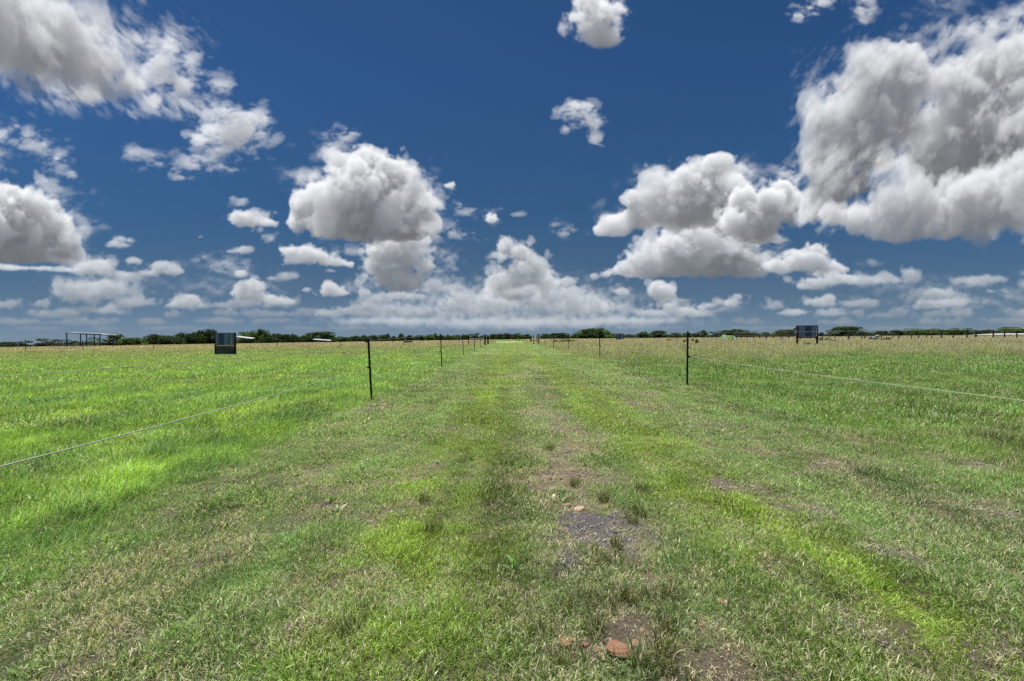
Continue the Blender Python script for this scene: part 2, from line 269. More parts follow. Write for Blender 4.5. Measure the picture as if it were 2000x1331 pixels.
# ------------------------------------------------------------------ helpers
def link(o): sc.collection.objects.link(o); return o
def tag(o, label=None, cat=None, group=None, kind=None):
    for k, v in (('label', label), ('category', cat), ('group', group), ('kind', kind)):
        if v: o[k] = v
    return o
def empty(name, loc, label, cat, group=None, rz=0):
    o = bpy.data.objects.new(name, None); o.empty_display_size = .2; link(o); o.location = loc; o.rotation_euler = (0, 0, rz)
    return tag(o, label, cat, group)
def ray(px, py): return CF*FPX + CR*(px-1000) + CU*(665.5-py)
def at(px, py):                       # ground point seen at a pixel of the photograph
    d = ray(px, py); t = -EYE/d.z; return Vector((d.x*t, d.y*t, 0))
def at_depth(px, py, y):              # point at that pixel, y metres ahead
    d = ray(px, py); t = y/d.y; return Vector((d.x*t, y, EYE+d.z*t))
class MB:
    def __init__(s): s.v = []; s.f = []
    def box(s, c, d, rz=0, rx=0, ry=0, bev=0):
        m = Matrix.Translation(c) @ Matrix.Rotation(rz, 4, 'Z') @ Matrix.Rotation(ry, 4, 'Y') @ Matrix.Rotation(rx, 4, 'X')
        b = len(s.v)
        for i in range(8):
            s.v.append(tuple(m @ Vector(((i & 1)-.5, (i >> 1 & 1)-.5, (i >> 2 & 1)-.5)) if False else m @ Vector((((i & 1)-.5)*d[0], ((i >> 1 & 1)-.5)*d[1], ((i >> 2 & 1)-.5)*d[2]))))
        for q in ((0, 2, 3, 1), (4, 5, 7, 6), (0, 1, 5, 4), (2, 6, 7, 3), (0, 4, 6, 2), (1, 3, 7, 5)): s.f.append(tuple(b+i for i in q))
        return s
    def tube(s, pts, rad, n=8, cap=True):
        pts = [Vector(p) for p in pts]; rad = rad if hasattr(rad, '__len__') else [rad]*len(pts); b = len(s.v)
        for i, p in enumerate(pts):
            t = (pts[min(i+1, len(pts)-1)]-pts[max(i-1, 0)]).normalized()
            a = t.cross(Vector((0, 0, 1))) if abs(t.z) < .95 else t.cross(Vector((0, 1, 0)))
            a.normalize(); c = t.cross(a)
            for k in range(n):
                w = 2*math.pi*k/n; s.v.append(tuple(p+(a*math.cos(w)+c*math.sin(w))*rad[i]))
        for i in range(len(pts)-1):
            for k in range(n):
                k2 = (k+1) % n; s.f.append((b+i*n+k, b+i*n+k2, b+(i+1)*n+k2, b+(i+1)*n+k))
        if cap:
            s.f.append(tuple(b+k for k in range(n))[::-1]); s.f.append(tuple(b+(len(pts)-1)*n+k for k in range(n)))
        return s
    def prism(s, outline, h0, h1):
        b = len(s.v); n = len(outline)
        for z in (h0, h1):
            for x, y in outline: s.v.append((x, y, z))
        for k in range(n):
            k2 = (k+1) % n; s.f.append((b+k, b+k2, b+n+k2, b+n+k))
        s.f.append(tuple(b+k for k in range(n))[::-1]); s.f.append(tuple(b+n+k for k in range(n)))
        return s
    def sheet(s, grid):               # grid of points, rows x columns
        b = len(s.v); r = len(grid); c = len(grid[0])
        for row in grid:
            for p in row: s.v.append(tuple(p))
        for i in range(r-1):
            for j in range(c-1): s.f.append((b+i*c+j, b+i*c+j+1, b+(i+1)*c+j+1, b+(i+1)*c+j))
        return s
    def build(s, name, mat, parent=None, smooth=False, solid=0):
        me = bpy.data.meshes.new(name); me.from_pydata(s.v, [], s.f); me.materials.append(mat)
        if smooth: me.polygons.foreach_set('use_smooth', [True]*len(me.polygons))
        o = bpy.data.objects.new(name, me); link(o)
        if solid:
            md = o.modifiers.new('thickness', 'SOLIDIFY'); md.thickness = solid; md.offset = 0
        if parent: o.parent = parent
        return o
def copy_tree(o, parent=None):
    c = o.copy(); link(c)
    for k in list(c.keys()):
        if k in ('label',): del c[k]
    if parent: c.parent = parent
    for ch in list(o.children): copy_tree(ch, c)
    return c
def mat(name, rgb, rough=.7, metal=0, var=.25, scale=6, rgb2=None, bump=0, spec=.4):
    m = bpy.data.materials.new(name); m.use_nodes = True; t = m.node_tree; p = t.nodes['Principled BSDF']
    p.inputs['Roughness'].default_value = rough; p.inputs['Metallic'].default_value = metal; p.inputs['Specular IOR Level'].default_value = spec
    co = t.nodes.new('ShaderNodeTexCoord'); no = t.nodes.new('ShaderNodeTexNoise'); no.inputs['Scale'].default_value = scale; no.inputs['Detail'].default_value = 6
    t.links.new(co.outputs['Object'], no.inputs['Vector'])
    cr = t.nodes.new('ShaderNodeValToRGB'); cr.color_ramp.elements[0].position = .35; cr.color_ramp.elements[1].position = .68
    a = [c*(1-var) for c in rgb]; b = rgb2 or [c*(1+var) for c in rgb]
    cr.color_ramp.elements[0].color = (*a, 1); cr.color_ramp.elements[1].color = (*b, 1)
    t.links.new(no.outputs['Fac'], cr.inputs[0]); t.links.new(cr.outputs[0], p.inputs['Base Color'])
    if bump:
        bu = t.nodes.new('ShaderNodeBump'); bu.inputs['Strength'].default_value = bump; bu.inputs['Distance'].default_value = .02
        t.links.new(no.outputs['Fac'], bu.inputs['Height']); t.links.new(bu.outputs[0], p.inputs['Normal'])
    return m
# ------------------------------------------------------------------ ground maps
_rg = np.random.default_rng(3); _T = 512
def _tile(seed):
    r = np.random.default_rng(seed); k = np.fft.fftfreq(_T)*_T; kk = np.hypot(k[:, None], k[None, :]); kk[0, 0] = 1
    a = np.where((kk > 3) & (kk < 200), kk**-1.5, 0)
    v = np.fft.ifft2((r.standard_normal((_T, _T))+1j*r.standard_normal((_T, _T)))*a).real; return v/v.std()
_tiles = [_tile(s) for s in range(4)]
def n2(x, y, size, k=0):              # fractal noise, mean 0, sd 1; size = metres of its largest features
    t = _tiles[k]; s = _T/(size*4.0); u = (np.asarray(x)*s+k*71.3) % _T; v = (np.asarray(y)*s+k*33.1) % _T
    i = u.astype(int); j = v.astype(int); fu = u-i; fv = v-j; i2 = (i+1) % _T; j2 = (j+1) % _T; i %= _T; j %= _T
    return (t[i, j]*(1-fu)+t[i2, j]*fu)*(1-fv) + (t[i, j2]*(1-fu)+t[i2, j2]*fu)*fv
def left_edge(y): return -3.15 - .034*np.asarray(y)
def right_edge(y): return np.interp(y, [0, 4, 14, 31, 51, 110, 400], [4.1, 4.5, 5.35, 5.85, 6.2, 7.0, 10])
PATCH = []                            # bare spots: pixel in the photograph -> ellipse on the ground; last number: 0 tan thatch .. 1 dark grey soil
for px, py, rx, ry, w, dk in ((1165, 1035, 96, 46, 1.5, 1), (1120, 930, 60, 30, .9, .1), (1130, 985, 80, 26, .9, .2), (1572, 996, 54, 13, 1.2, .6), (1745, 1082, 92, 27, 1.2, .9), (1795, 1132, 50, 15, 1.0, .6),
        (250, 1290, 90, 34, 1.0, .4), (590, 1245, 70, 50, .9, .3), (690, 1100, 50, 26, .9, .2), (615, 921, 46, 12, .9, .6), (730, 800, 34, 12, .9, .2), (110, 1316, 60, 24, 1.1, .3),
        (1975, 1290, 60, 60, 1.1, .4), (1950, 1000, 80, 22, .8, .7), (780, 1000, 50, 22, .7, .3), (1250, 792, 46, 14, .7, .5), (1220, 1262, 130, 50, .62, .2), (1330, 1130, 80, 34, .7, .2),
        (1120, 880, 70, 18, .6, .1), (1060, 808, 50, 10, .7, .3), (420, 1085, 70, 18, .8, .6), (1090, 838, 60, 12, .6, .3), (560, 945, 40, 10, .6, .6), (860, 1180, 60, 40, .5, .2), (1480, 960, 60, 18, .6, .4), (1880, 905, 60, 14, .6, .4), (660, 1300, 60, 30, .7, .2), (1260, 770, 40, 8, .6, .3), (1010, 735, 40, 6, .6, .3), (1060, 720, 40, 5, .6, .3), (1620, 900, 60, 14, .5, .4), (1430, 1290, 90, 30, .6, .3)):
    c = at(px, py); a = at(px+rx, py); b = at(px, py-ry); PATCH.append((c.x, c.y, (a-c).length, (b-c).length*.9, w, dk))
_rb = np.random.default_rng(12)
for _k in range(150):                # scattered scuffed spots
    yy = 1.7+14*_rb.random()**1.6; xx = _rb.uniform(-3.1, 4.6+.05*yy) if _rb.random() < .8 else _rb.uniform(4.5, 1.2*yy+4); r_ = _rb.uniform(.05, .17)*(1+.05*yy); PATCH.append((xx, yy, r_*_rb.uniform(1, 2.2), r_, _rb.uniform(.45, 1.0), _rb.uniform(0, .6)))
def bare(x, y):                       # amount of bare ground 0..1 and how grey it is
    x = np.asarray(x, float); y = np.asarray(y, float)
    v = np.zeros_like(x); g = np.zeros_like(x)
    wx = x+.09*n2(x, y, .8, 1)+.05*n2(x, y, .25, 0); wy = y+.09*n2(x, y, .8, 2)+.05*n2(x, y, .25, 3)
    for cx, cy, rx, ry, w, dk in PATCH:
        q = np.exp(-(((wx-cx)/rx)**2+((wy-cy)/ry)**2)**1.5)*w
        g = np.where(q > v, dk, g); v = np.maximum(v, q)
    lane = ((x > left_edge(y)) & (x < right_edge(y))).astype(float)
    track = np.exp(-((x-.65-.006*y)/.40)**2)*.46
    v = v + lane*(.16*n2(x, y, 1.6, 3)-.06 + track*np.clip(.8+.6*n2(x, y, 1.2, 0), 0, 2))
    return np.clip(v, 0, 1), g
def zones(x, y):                      # share of left pasture, lane, right pasture and tall tan grass
    x = np.asarray(x, float); y = np.asarray(y, float)
    sm = lambda v, w: np.clip(v/w*.5+.5, 0, 1)
    le = left_edge(y)+.12*n2(x, y, 1.5, 0); re = right_edge(y)+.25*n2(x, y, 2.5, 1)
    L = sm(le-x, .5); Rr = sm(x-re, 1.3); lane = np.clip(1-L-Rr, 0, 1)
    tl = sm(y-94-2*n2(x, y, 14, 2), 5); tr = sm(y-36-.12*np.maximum(x-12, 0)*0-4*n2(x, y, 9, 3)+np.clip(24-x, 0, 18)*.3, 6)*(.80+.20*sm(y-75, 60))
    return L*(1-tl), lane*(1-sm(y-260, 60)), Rr*(1-tr), L*tl+Rr*tr+lane*sm(y-260, 60)
def ground_z(x, y):
    x = np.asarray(x, float); y = np.asarray(y, float)
    a = np.exp(-np.maximum(y, 0)/22)
    return .007*np.minimum(x+4, 0)*np.clip(y/20, 0, 1) + a*(.012*n2(x, y, 1.1, 2)+.022*n2(x, y, 3.0, 1)) - .02*np.exp(-((x-.65)/.4)**2)*np.exp(-np.maximum(y, 0)/60)
C_LEFT = np.array((.228, .362, .092)); C_LANE = np.array((.212, .318, .116)); C_RIGHT = np.array((.178, .290, .076)); C_TAN = np.array((.52, .45, .33)); C_STRAW = np.array((.49, .445, .32))
C_SOIL = np.array((.20, .16, .12)); C_GREY = np.array((.165, .152, .143)); C_THATCH = np.array((.26, .23, .14))
def yellow(x, y): return (np.exp(-((x+.55)/.6)**4)+.9*np.exp(-((x-1.8)/.6)**4))*np.clip(.85+.28*n2(x, y, 2, 3), 0, 1.3)
def sward(x, y):                      # colour of the living grass
    L, a, r, t = zones(x, y)
    n = n2(x, y, 2.2, 0)[:, None]; m = n2(x, y, 7, 1)[:, None]
    yel = yellow(x, y)
    lane = C_LANE*(1-.9*np.clip(yel, 0, 1)[:, None]) + .9*np.clip(yel, 0, 1)[:, None]*np.array((.25, .345, .062))
    lf = np.clip(np.clip((y-20)/45, 0, 1)*.8+.18*n2(x*.35, y, 9, 2)*np.clip(y/12, 0, 1), 0, 1)[:, None]; left = (C_LEFT*(1-lf)+np.array((.27, .30, .145))*lf)*(1+.18*n*np.array((1.2, .9, .6))) + m*np.array((-.006, .004, .004))
    right = C_RIGHT*(1+.16*n) + m*np.array((.010, .003, .001))
    gn = np.clip((95-y)/60, 0, 1)[:, None]*np.clip(.75+.35*m, 0, 1)
    tan = (C_TAN*(1-gn)+np.array((.37, .40, .19))*gn)*(1+.12*n)
    c = L[:, None]*left + a[:, None]*lane*(1+.09*n+.17*n2(x*2.2, y*.10, 2.0, 2)[:, None]) + r[:, None]*right + t[:, None]*tan
    return np.clip(c, .012, .6), (L, a, r, t)
# ------------------------------------------------------------------ ground sheet
ys = np.concatenate([[-60, -25, -10, -5, -2.5, -1], np.arange(0, 9, .06), 9*1.018**np.arange(0, 130), 9*1.018**129*1.25**np.arange(1, 20)])
us = np.linspace(-1, 1, 301); us = np.sign(us)*np.abs(us)**1.15
gx = us[None, :]*(1.5*np.maximum(ys, 0)+7+np.maximum(-ys, 0))[:, None]; gy = np.repeat(ys[:, None], 301, 1)
X, Y = gx.ravel(), gy.ravel(); Zg = ground_z(X, Y)
me = bpy.data.meshes.new('ground'); nr, nc = gx.shape
me.vertices.add(nr*nc); me.vertices.foreach_set('co', np.stack([X, Y, Zg], 1).astype(np.float32).ravel())
ii = (np.arange(nr-1)[:, None]*nc+np.arange(nc-1)[None, :]).ravel(); qd = np.stack([ii, ii+1, ii+nc+1, ii+nc], 1)
me.loops.add(qd.size); me.loops.foreach_set('vertex_index', qd.ravel().astype(np.int32)); me.polygons.add(len(qd)); me.polygons.foreach_set('loop_start', np.arange(0, qd.size, 4, dtype=np.int32)); me.update(); me.validate()
me.polygons.foreach_set('use_smooth', [True]*len(me.polygons))
bv, bgr = bare(X, Y); sw, (zL, zA, zR, zT) = sward(X, Y)
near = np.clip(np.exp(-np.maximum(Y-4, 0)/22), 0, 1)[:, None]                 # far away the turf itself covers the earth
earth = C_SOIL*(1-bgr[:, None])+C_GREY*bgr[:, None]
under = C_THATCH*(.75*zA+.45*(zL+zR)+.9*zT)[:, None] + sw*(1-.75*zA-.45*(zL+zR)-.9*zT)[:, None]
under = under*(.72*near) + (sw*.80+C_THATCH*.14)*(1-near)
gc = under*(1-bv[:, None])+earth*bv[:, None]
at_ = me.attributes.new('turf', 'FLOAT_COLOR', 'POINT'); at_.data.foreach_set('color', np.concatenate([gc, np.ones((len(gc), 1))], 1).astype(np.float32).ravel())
gm = bpy.data.materials.new('earth_and_turf'); gm.use_nodes = True; t = gm.node_tree; p = t.nodes['Principled BSDF']; p.inputs['Roughness'].default_value = .95; p.inputs['Specular IOR Level'].default_value = .1
an = t.nodes.new('ShaderNodeAttribute'); an.attribute_name = 'turf'; tg = t.nodes.new('ShaderNodeNewGeometry')
def gnoise(scale, lo, hi, det=8, rough=.65):
    n = t.nodes.new('ShaderNodeTexNoise'); n.inputs['Scale'].default_value = scale; n.inputs['Detail'].default_value = det; n.inputs['Roughness'].default_value = rough; t.links.new(tg.outputs['Position'], n.inputs['Vector'])
    m = t.nodes.new('ShaderNodeMapRange'); m.inputs[1].default_value = .3; m.inputs[2].default_value = .7; m.inputs[3].default_value = lo; m.inputs[4].default_value = hi; t.links.new(n.outputs['Fac'], m.inputs[0]); return m.outputs[0], n.outputs['Fac']
fa, ha = gnoise(55, .40, 1.5, 12, .75); fb, hb = gnoise(1.3, .78, 1.2)
mu = t.nodes.new('ShaderNodeMath'); mu.operation = 'MULTIPLY'; t.links.new(fa, mu.inputs[0]); t.links.new(fb, mu.inputs[1])
vs = t.nodes.new('ShaderNodeVectorMath'); vs.operation = 'SCALE'; t.links.new(an.outputs['Color'], vs.inputs[0]); t.links.new(mu.outputs[0], vs.inputs['Scale']); t.links.new(vs.outputs[0], p.inputs['Base Color'])
bu = t.nodes.new('ShaderNodeBump'); bu.inputs['Strength'].default_value = 1.0; bu.inputs['Distance'].default_value = .05; t.links.new(ha, bu.inputs['Height']); t.links.new(bu.outputs[0], p.inputs['Normal'])
me.materials.append(gm)
go = link(bpy.data.objects.new('ground', me)); tag(go, kind='structure')
# ------------------------------------------------------------------ grass: tufts of real blades set out on points
def grass_material():
    m = bpy.data.materials.new('grass_blade'); m.use_nodes = True; t = m.node_tree; t.nodes.clear(); N = t.nodes.new; Lk = t.links.new
    def attr(n, ty): a = N('ShaderNodeAttribute'); a.attribute_name = n; a.attribute_type = ty; return a
    tint = attr('tint', 'INSTANCER'); dry = attr('dry', 'INSTANCER'); rnd = attr('rnd', 'GEOMETRY'); tone = attr('tone', 'GEOMETRY')
    lt = N('ShaderNodeMath'); lt.operation = 'LESS_THAN'; Lk(rnd.outputs['Fac'], lt.inputs[0]); Lk(dry.outputs['Fac'], lt.inputs[1])
    mixc = N('ShaderNodeMix'); mixc.data_type = 'RGBA'; Lk(lt.outputs[0], mixc.inputs[0]); Lk(tint.outputs['Color'], mixc.inputs[6]); mixc.inputs[7].default_value = (*C_STRAW, 1)
    sc_ = N('ShaderNodeVectorMath'); sc_.operation = 'SCALE'; Lk(mixc.outputs[2], sc_.inputs[0]); Lk(tone.outputs['Fac'], sc_.inputs['Scale'])
    d = N('ShaderNodeBsdfDiffuse'); tr = N('ShaderNodeBsdfTranslucent'); gl = N('ShaderNodeBsdfGlossy'); gl.inputs['Roughness'].default_value = .42; gl.inputs['Color'].default_value = (.8, .85, .8, 1)
    Lk(sc_.outputs[0], d.inputs[0])
    ts = N('ShaderNodeVectorMath'); ts.operation = 'MULTIPLY'; Lk(sc_.outputs[0], ts.inputs[0]); ts.inputs[1].default_value = (1.25, 1.3, .7); Lk(ts.outputs[0], tr.inputs[0])
    m1 = N('ShaderNodeMixShader'); m1.inputs[0].default_value = .42; Lk(d.outputs[0], m1.inputs[1]); Lk(tr.outputs[0], m1.inputs[2])
    m2 = N('ShaderNodeMixShader'); m2.inputs[0].default_value = .03; Lk(m1.outputs[0], m2.inputs[1]); Lk(gl.outputs[0], m2.inputs[2])
    o = N('ShaderNodeOutputMaterial'); Lk(m2.outputs[0], o.inputs[0]); return m
GRASS = grass_material()
def tuft(seed, blades, rad, h, wid, spread, bend, wind=0., flat=.0, heads=0.):
    r = np.random.default_rng(seed); V = []; F = []; RN = []; TN = []
    for b in range(blades):
        q = rad*math.sqrt(r.random()); w = r.random()*6.283; x0, y0 = q*math.cos(w), q*math.sin(w)
        hh = h*(.45+.75*r.random()); az = r.random()*6.283; lean = spread*(.2+r.random()); 
        if r.random() < flat: lean = 1.15+.4*r.random(); hh *= .8
        dx, dy = math.cos(az)*lean+wind*(.6+.8*r.random()), math.sin(az)*lean
        k = bend*(.3+1.2*r.random()); ww = wid*(.6+.8*r.random()); side = r.random()*6.283; sx, sy = math.cos(side)*ww/2, math.sin(side)*ww/2
        rn = r.random(); tn = .42+1.25*r.random(); base = len(V); px, py, pz = x0, y0, -.01
        segs = 4; L = hh/segs
        head = r.random() < heads
        for s in range(segs+1):
            f = s/segs; taper = (1-.15*f) if f < .5 else (1-.15*f)*(1-(f-.5)*1.75)
            if head: taper = (.55 if f < .7 else 1.9 if f < .95 else .5)
            if s < segs or head:
                V += [(px-sx*taper, py-sy*taper, pz), (px+sx*taper, py+sy*taper, pz)]
            else: V.append((px, py, pz))
            gx_, gy_ = dx*(.35+k*f*2), dy*(.35+k*f*2); gz = max(.06, 1-.55*k*f*f*2)
            l = math.sqrt(gx_*gx_+gy_*gy_+gz*gz); px += gx_/l*L; py += gy_/l*L; pz += gz/l*L
        for s in range(segs):
            a = base+2*s
            if s < segs-1 or head: F.append((a, a+1, a+3, a+2))
            else: F.append((a, a+1, a+2))
        n = len(V)-base; RN += [rn]*n; TN += [tn]*n
    me = bpy.data.meshes.new('tuft'); me.from_pydata(V, [], F); me.materials.append(GRASS)
    for nm, dat in (('rnd', RN), ('tone', TN)):
        a = me.attributes.new(nm, 'FLOAT', 'POINT'); a.data.foreach_set('value', np.array(dat, np.float32))
    return me
def scatter(name, label, metas, P, rot, scl, var, tint, dry):
    cl_ = bpy.data.collections.new(name+'_tufts')
    for i, m_ in enumerate(metas):
        cl_.objects.link(bpy.data.objects.new('tuft_%02d' % i, m_))
    me = bpy.data.meshes.new(name); n = len(P); me.vertices.add(n); me.vertices.foreach_set('co', P.astype(np.float32).ravel())
    def A(nm, ty, dat, key):
        a = me.attributes.new(nm, ty, 'POINT'); a.data.foreach_set(key, dat.ravel())
    A('rot', 'FLOAT_VECTOR', rot.astype(np.float32), 'vector'); A('scl', 'FLOAT_VECTOR', scl.astype(np.float32), 'vector'); A('variant', 'INT', var.astype(np.int32), 'value')
    A('tint', 'FLOAT_VECTOR', tint.astype(np.float32), 'vector'); A('dry', 'FLOAT', dry.astype(np.float32), 'value')
    o = link(bpy.data.objects.new(name, me)); tag(o, label, 'grass', kind='stuff')
    g = bpy.data.node_groups.new(name, 'GeometryNodeTree'); g.interface.new_socket('Geometry', in_out='INPUT', socket_type='NodeSocketGeometry'); g.interface.new_socket('Geometry', in_out='OUTPUT', socket_type='NodeSocketGeometry')
    N = g.nodes.new; gi = N('NodeGroupInput'); go_ = N('NodeGroupOutput'); ip = N('GeometryNodeInstanceOnPoints'); ci = N('GeometryNodeCollectionInfo'); ci.inputs['Collection'].default_value = cl_; ci.inputs['Separate Children'].default_value = True; ci.inputs['Reset Children'].default_value = True
    ip.inputs['Pick Instance'].default_value = True
    def na(nm, ty): a = N('GeometryNodeInputNamedAttribute'); a.data_type = ty; a.inputs['Name'].default_value = nm; return next(s for s in a.outputs if s.enabled and s.name == 'Attribute')
    lk = g.links.new; lk(gi.outputs[0], ip.inputs['Points']); lk(ci.outputs[0], ip.inputs['Instance']); lk(na('variant', 'INT'), ip.inputs['Instance Index']); lk(na('scl', 'FLOAT_VECTOR'), ip.inputs['Scale'])
    e2r = N('FunctionNodeEulerToRotation'); lk(na('rot', 'FLOAT_VECTOR'), e2r.inputs[0]); lk(e2r.outputs[0], ip.inputs['Rotation']); lk(ip.outputs[0], go_.inputs[0])
    md = o.modifiers.new('blades', 'NODES'); md.node_group = g
    return o
def strip(rng, y0, y1, dens):         # random points over the strip of land in view, a little wider than the picture
    a = 1.30*(y1**2-y0**2)+2*1.6*(y1-y0); n = int(a*dens)
    y = np.sqrt(y0**2+rng.random(n)*(y1**2-y0**2)) if y0 > 0 else y1*np.sqrt(rng.random(n))
    x = (rng.random(n)*2-1)*(1.30*y+1.6); return x, y
STONES = ((1208, 1272, 21, 14, 0), (1103, 984, 13, 8, 1), (1131, 991, 11, 7, 2), (1187, 984, 8, 8, 1), (1105, 1033, 5, 9, 1), (1104, 1252, 17, 9, 1), (1118, 1247, 9, 7, 1), (1165, 1262, 9, 7, 1), (1187, 1272, 7, 11, 2), (1182, 1279, 12, 8, 2),
          (1374, 1222, 8, 12, 0), (1410, 1181, 9, 12, 1), (1240, 1253, 13, 7, 1), (1310, 1122, 9, 6, 1), (1262, 1268, 9, 5, 1), (1143, 1256, 8, 5, 0), (1106, 1280, 12, 6, 1), (1258, 1232, 12, 6, 1))
SP = [(at(a, b), c/FPX*at(a, b).y) for a, b, c, d, k in STONES]
def grow(name, label, which, bands, seed, windy=None, dryf=0.1):
    rng = np.random.default_rng(seed); metas = []; acc = []
    for y0, y1, dens, kw in bands:
        i0 = len(metas); metas += [tuft(seed*31+i0+k, **kw) for k in range(5)]
        x, y = strip(rng, y0, y1, dens); c, z = sward(x, y); b, g = bare(x, y)
        w = z[which]
        keep = rng.random(len(x)) < w*np.clip(1.15-1.1*b, np.where(g > .8, .14, .34), 1)
        if y0 < 8:
            for s, rr in SP: keep &= np.hypot(x-s.x, y-s.y) > rr*1.0
        x, y, c, b = x[keep], y[keep], c[keep], b[keep]; n = len(x)
        rz = rng.random(n)*6.283 if windy is None else windy+.8*n2(x, y, 3, 2)+.6*rng.standard_normal(n)
        ti = .12*min(1, .12/kw['rad']); rot = np.stack([ti*rng.standard_normal(n), ti*rng.standard_normal(n), rz], 1)
        s = np.clip(1+.22*n2(x, y, 1.4, 3)+.16*rng.standard_normal(n)-.45*b, .4, 1.8)*(.6+.4*w[keep]); scl = np.stack([np.clip(s, .75, 1.3)]*2+[s], 1)
        dr = np.clip(dryf*(1+.5*n2(x, y, .5, 1)+.3*n2(x, y, 1.4, 2))+.75*b, .0, .95)
        if which == 1: dr = dr*(1-.6*np.clip(yellow(x, y), 0, 1))
        acc.append((np.stack([x, y, ground_z(x, y)], 1), rot, scl, i0+rng.integers(0, 5, n), c*(1+.12*rng.standard_normal((n, 1))), dr))
    return scatter(name, label, metas, *[np.concatenate([a[k] for a in acc]) for k in range(6)])
gz = lambda x, y: float(ground_z(np.array([x], float), np.array([y], float))[0])
lane_kw = lambda n, rad, h, w: dict(blades=n, rad=rad, h=h, wid=w, spread=.9, bend=1.1, flat=.40)
grow('mowed_grass', 'short mowed grey green grass with straw covering the lane between the fences', 1,
     [(0, 3.5, 620, lane_kw(48, .09, .062, .0036)), (3.5, 6.5, 420, lane_kw(48, .10, .057, .0042)), (6.5, 13, 120, lane_kw(84, .19, .060, .0062)), (13, 40, 16, lane_kw(160, .5, .055, .013)), (40, 150, 1.1, lane_kw(190, 1.3, .06, .035))], 1, dryf=.215)
left_kw = lambda n, rad, h, w: dict(blades=n, rad=rad, h=h, wid=w, spread=.75, bend=1.2, wind=.42, flat=.15, heads=.02)
grow('pasture_grass', 'long bright yellow green grass leaning in the wind left of the lane', 0,
     [(0, 7, 210, left_kw(40, .11, .17, .0040)), (7, 16, 44, left_kw(80, .27, .17, .0078)), (16, 45, 6.5, left_kw(140, .65, .17, .017)), (45, 110, .9, left_kw(180, 1.6, .18, .045))], 2, windy=.35, dryf=.06)
right_kw = lambda n, rad, h, w: dict(blades=n, rad=rad, h=h, wid=w, spread=.55, bend=1.0, wind=.2, flat=.1)
grow('field_grass', 'mid green ankle high grass growing right of the lane', 2,
     [(0, 7, 260, right_kw(40, .10, .10, .0042)), (7, 16, 55, right_kw(80, .25, .11, .008)), (16, 45, 7, right_kw(140, .62, .13, .017)), (45, 110, .9, right_kw(170, 1.5, .16, .045))], 3, windy=.5, dryf=.14)
tan_kw = lambda n, rad, h, w: dict(blades=n, rad=rad, h=h, wid=w, spread=.28, bend=.7, wind=.15, heads=.25)
grow('tall_grass', 'tall tan seeding grass in the fields beyond the mowed and green pasture', 3,
     [(20, 45, 9, tan_kw(130, .5, .42, .007)), (45, 110, 2.2, tan_kw(220, 1.1, .46, .016)), (110, 320, .3, tan_kw(340, 3.2, .55, .05))], 4, windy=.4, dryf=.45)
# bunch grass: single dark clumps in the worn strip
rng = np.random.default_rng(77); cp = []
for px, py in ((1175, 1095), (1130, 1180), (1150, 1170), (848, 1045), (715, 1205), (1290, 1265), (1270, 1310), (1165, 1230), (1178, 978), (1120, 945), (1250, 960), (1080, 880), (905, 905), (1065, 1215), (1230, 1100), (1310, 1165), (690, 1255), (1110, 800), (830, 985), (1245, 1170), (1215, 1190), (1330, 1215), (1100, 1300), (1315, 1305), (735, 760), (1345, 765), (1200, 1060), (1240, 1010)):
    c = at(px, py)
    for k in range(4): cp.append((c.x+.04*rng.standard_normal(), c.y+.05*rng.standard_normal()))
cp = np.array(cp); n = len(cp)
scatter('bunch_grass', 'dark olive bunches of wiry grass dotted along the worn strip', [tuft(900+k, 60, .045, .14, .003, .9, .7) for k in range(4)], np.column_stack([cp, ground_z(cp[:, 0], cp[:, 1])]),
        np.stack([0*cp[:, 0], 0*cp[:, 0], rng.random(n)*6.28], 1), np.repeat(rng.uniform(.6, 1.05, (n, 1)), 3, 1), rng.integers(0, 4, n), np.tile((.085, .11, .03), (n, 1))*rng.uniform(.8, 1.2, (n, 1)), np.full(n, .22))
rng = np.random.default_rng(41); x, y = strip(rng, 0, 26, 1.5); c, z = sward(x, y); bb, _g = bare(x, y); k = (rng.random(len(x)) < .9*(z[1]*.8+z[2]+z[0]*.3)*np.clip(1.1+.8*n2(x, y, 2.5, 2), 0, 1)); x, y, c = x[k], y[k], c[k]; n = len(x)
scatter('broadleaf_weeds', 'low broad leaved weeds scattered through the short grass', [tuft(950+q, 9, .03, .085, .017, 1.3, 1.0) for q in range(4)], np.stack([x, y, ground_z(x, y)+.01], 1), np.stack([0*x, 0*x, rng.random(n)*6.28], 1), np.repeat(rng.uniform(.6, 1.4, (n, 1)), 3, 1), rng.integers(0, 4, n), c*.55+np.array((.07, .14, .06)), np.full(n, .12))
def clod_mesh(seed):
    r = np.random.default_rng(seed); bm = bmesh.new(); bmesh.ops.create_icosphere(bm, subdivisions=2, radius=1)
    for v in bm.verts: v.co *= r.uniform(.75, 1.2); v.co.z *= .6
    me = bpy.data.meshes.new('clod'); bm.to_mesh(me); bm.free(); me.materials.append(CLOD); return me
CLOD = bpy.data.materials.new('crumbled_earth'); CLOD.use_nodes = True; t = CLOD.node_tree; a = t.nodes.new('ShaderNodeAttribute'); a.attribute_type = 'INSTANCER'; a.attribute_name = 'tint'; t.links.new(a.outputs['Color'], t.nodes['Principled BSDF'].inputs['Base Color']); t.nodes['Principled BSDF'].inputs['Roughness'].default_value = 1; t.nodes['Principled BSDF'].inputs['Specular IOR Level'].default_value = .1
x, y = strip(rng, 0, 14, 1500); bb, gg = bare(x, y); k = rng.random(len(x)) < np.clip(bb*1.5-.35, 0, 1); x, y, gg = x[k], y[k], gg[k]; n = len(x)
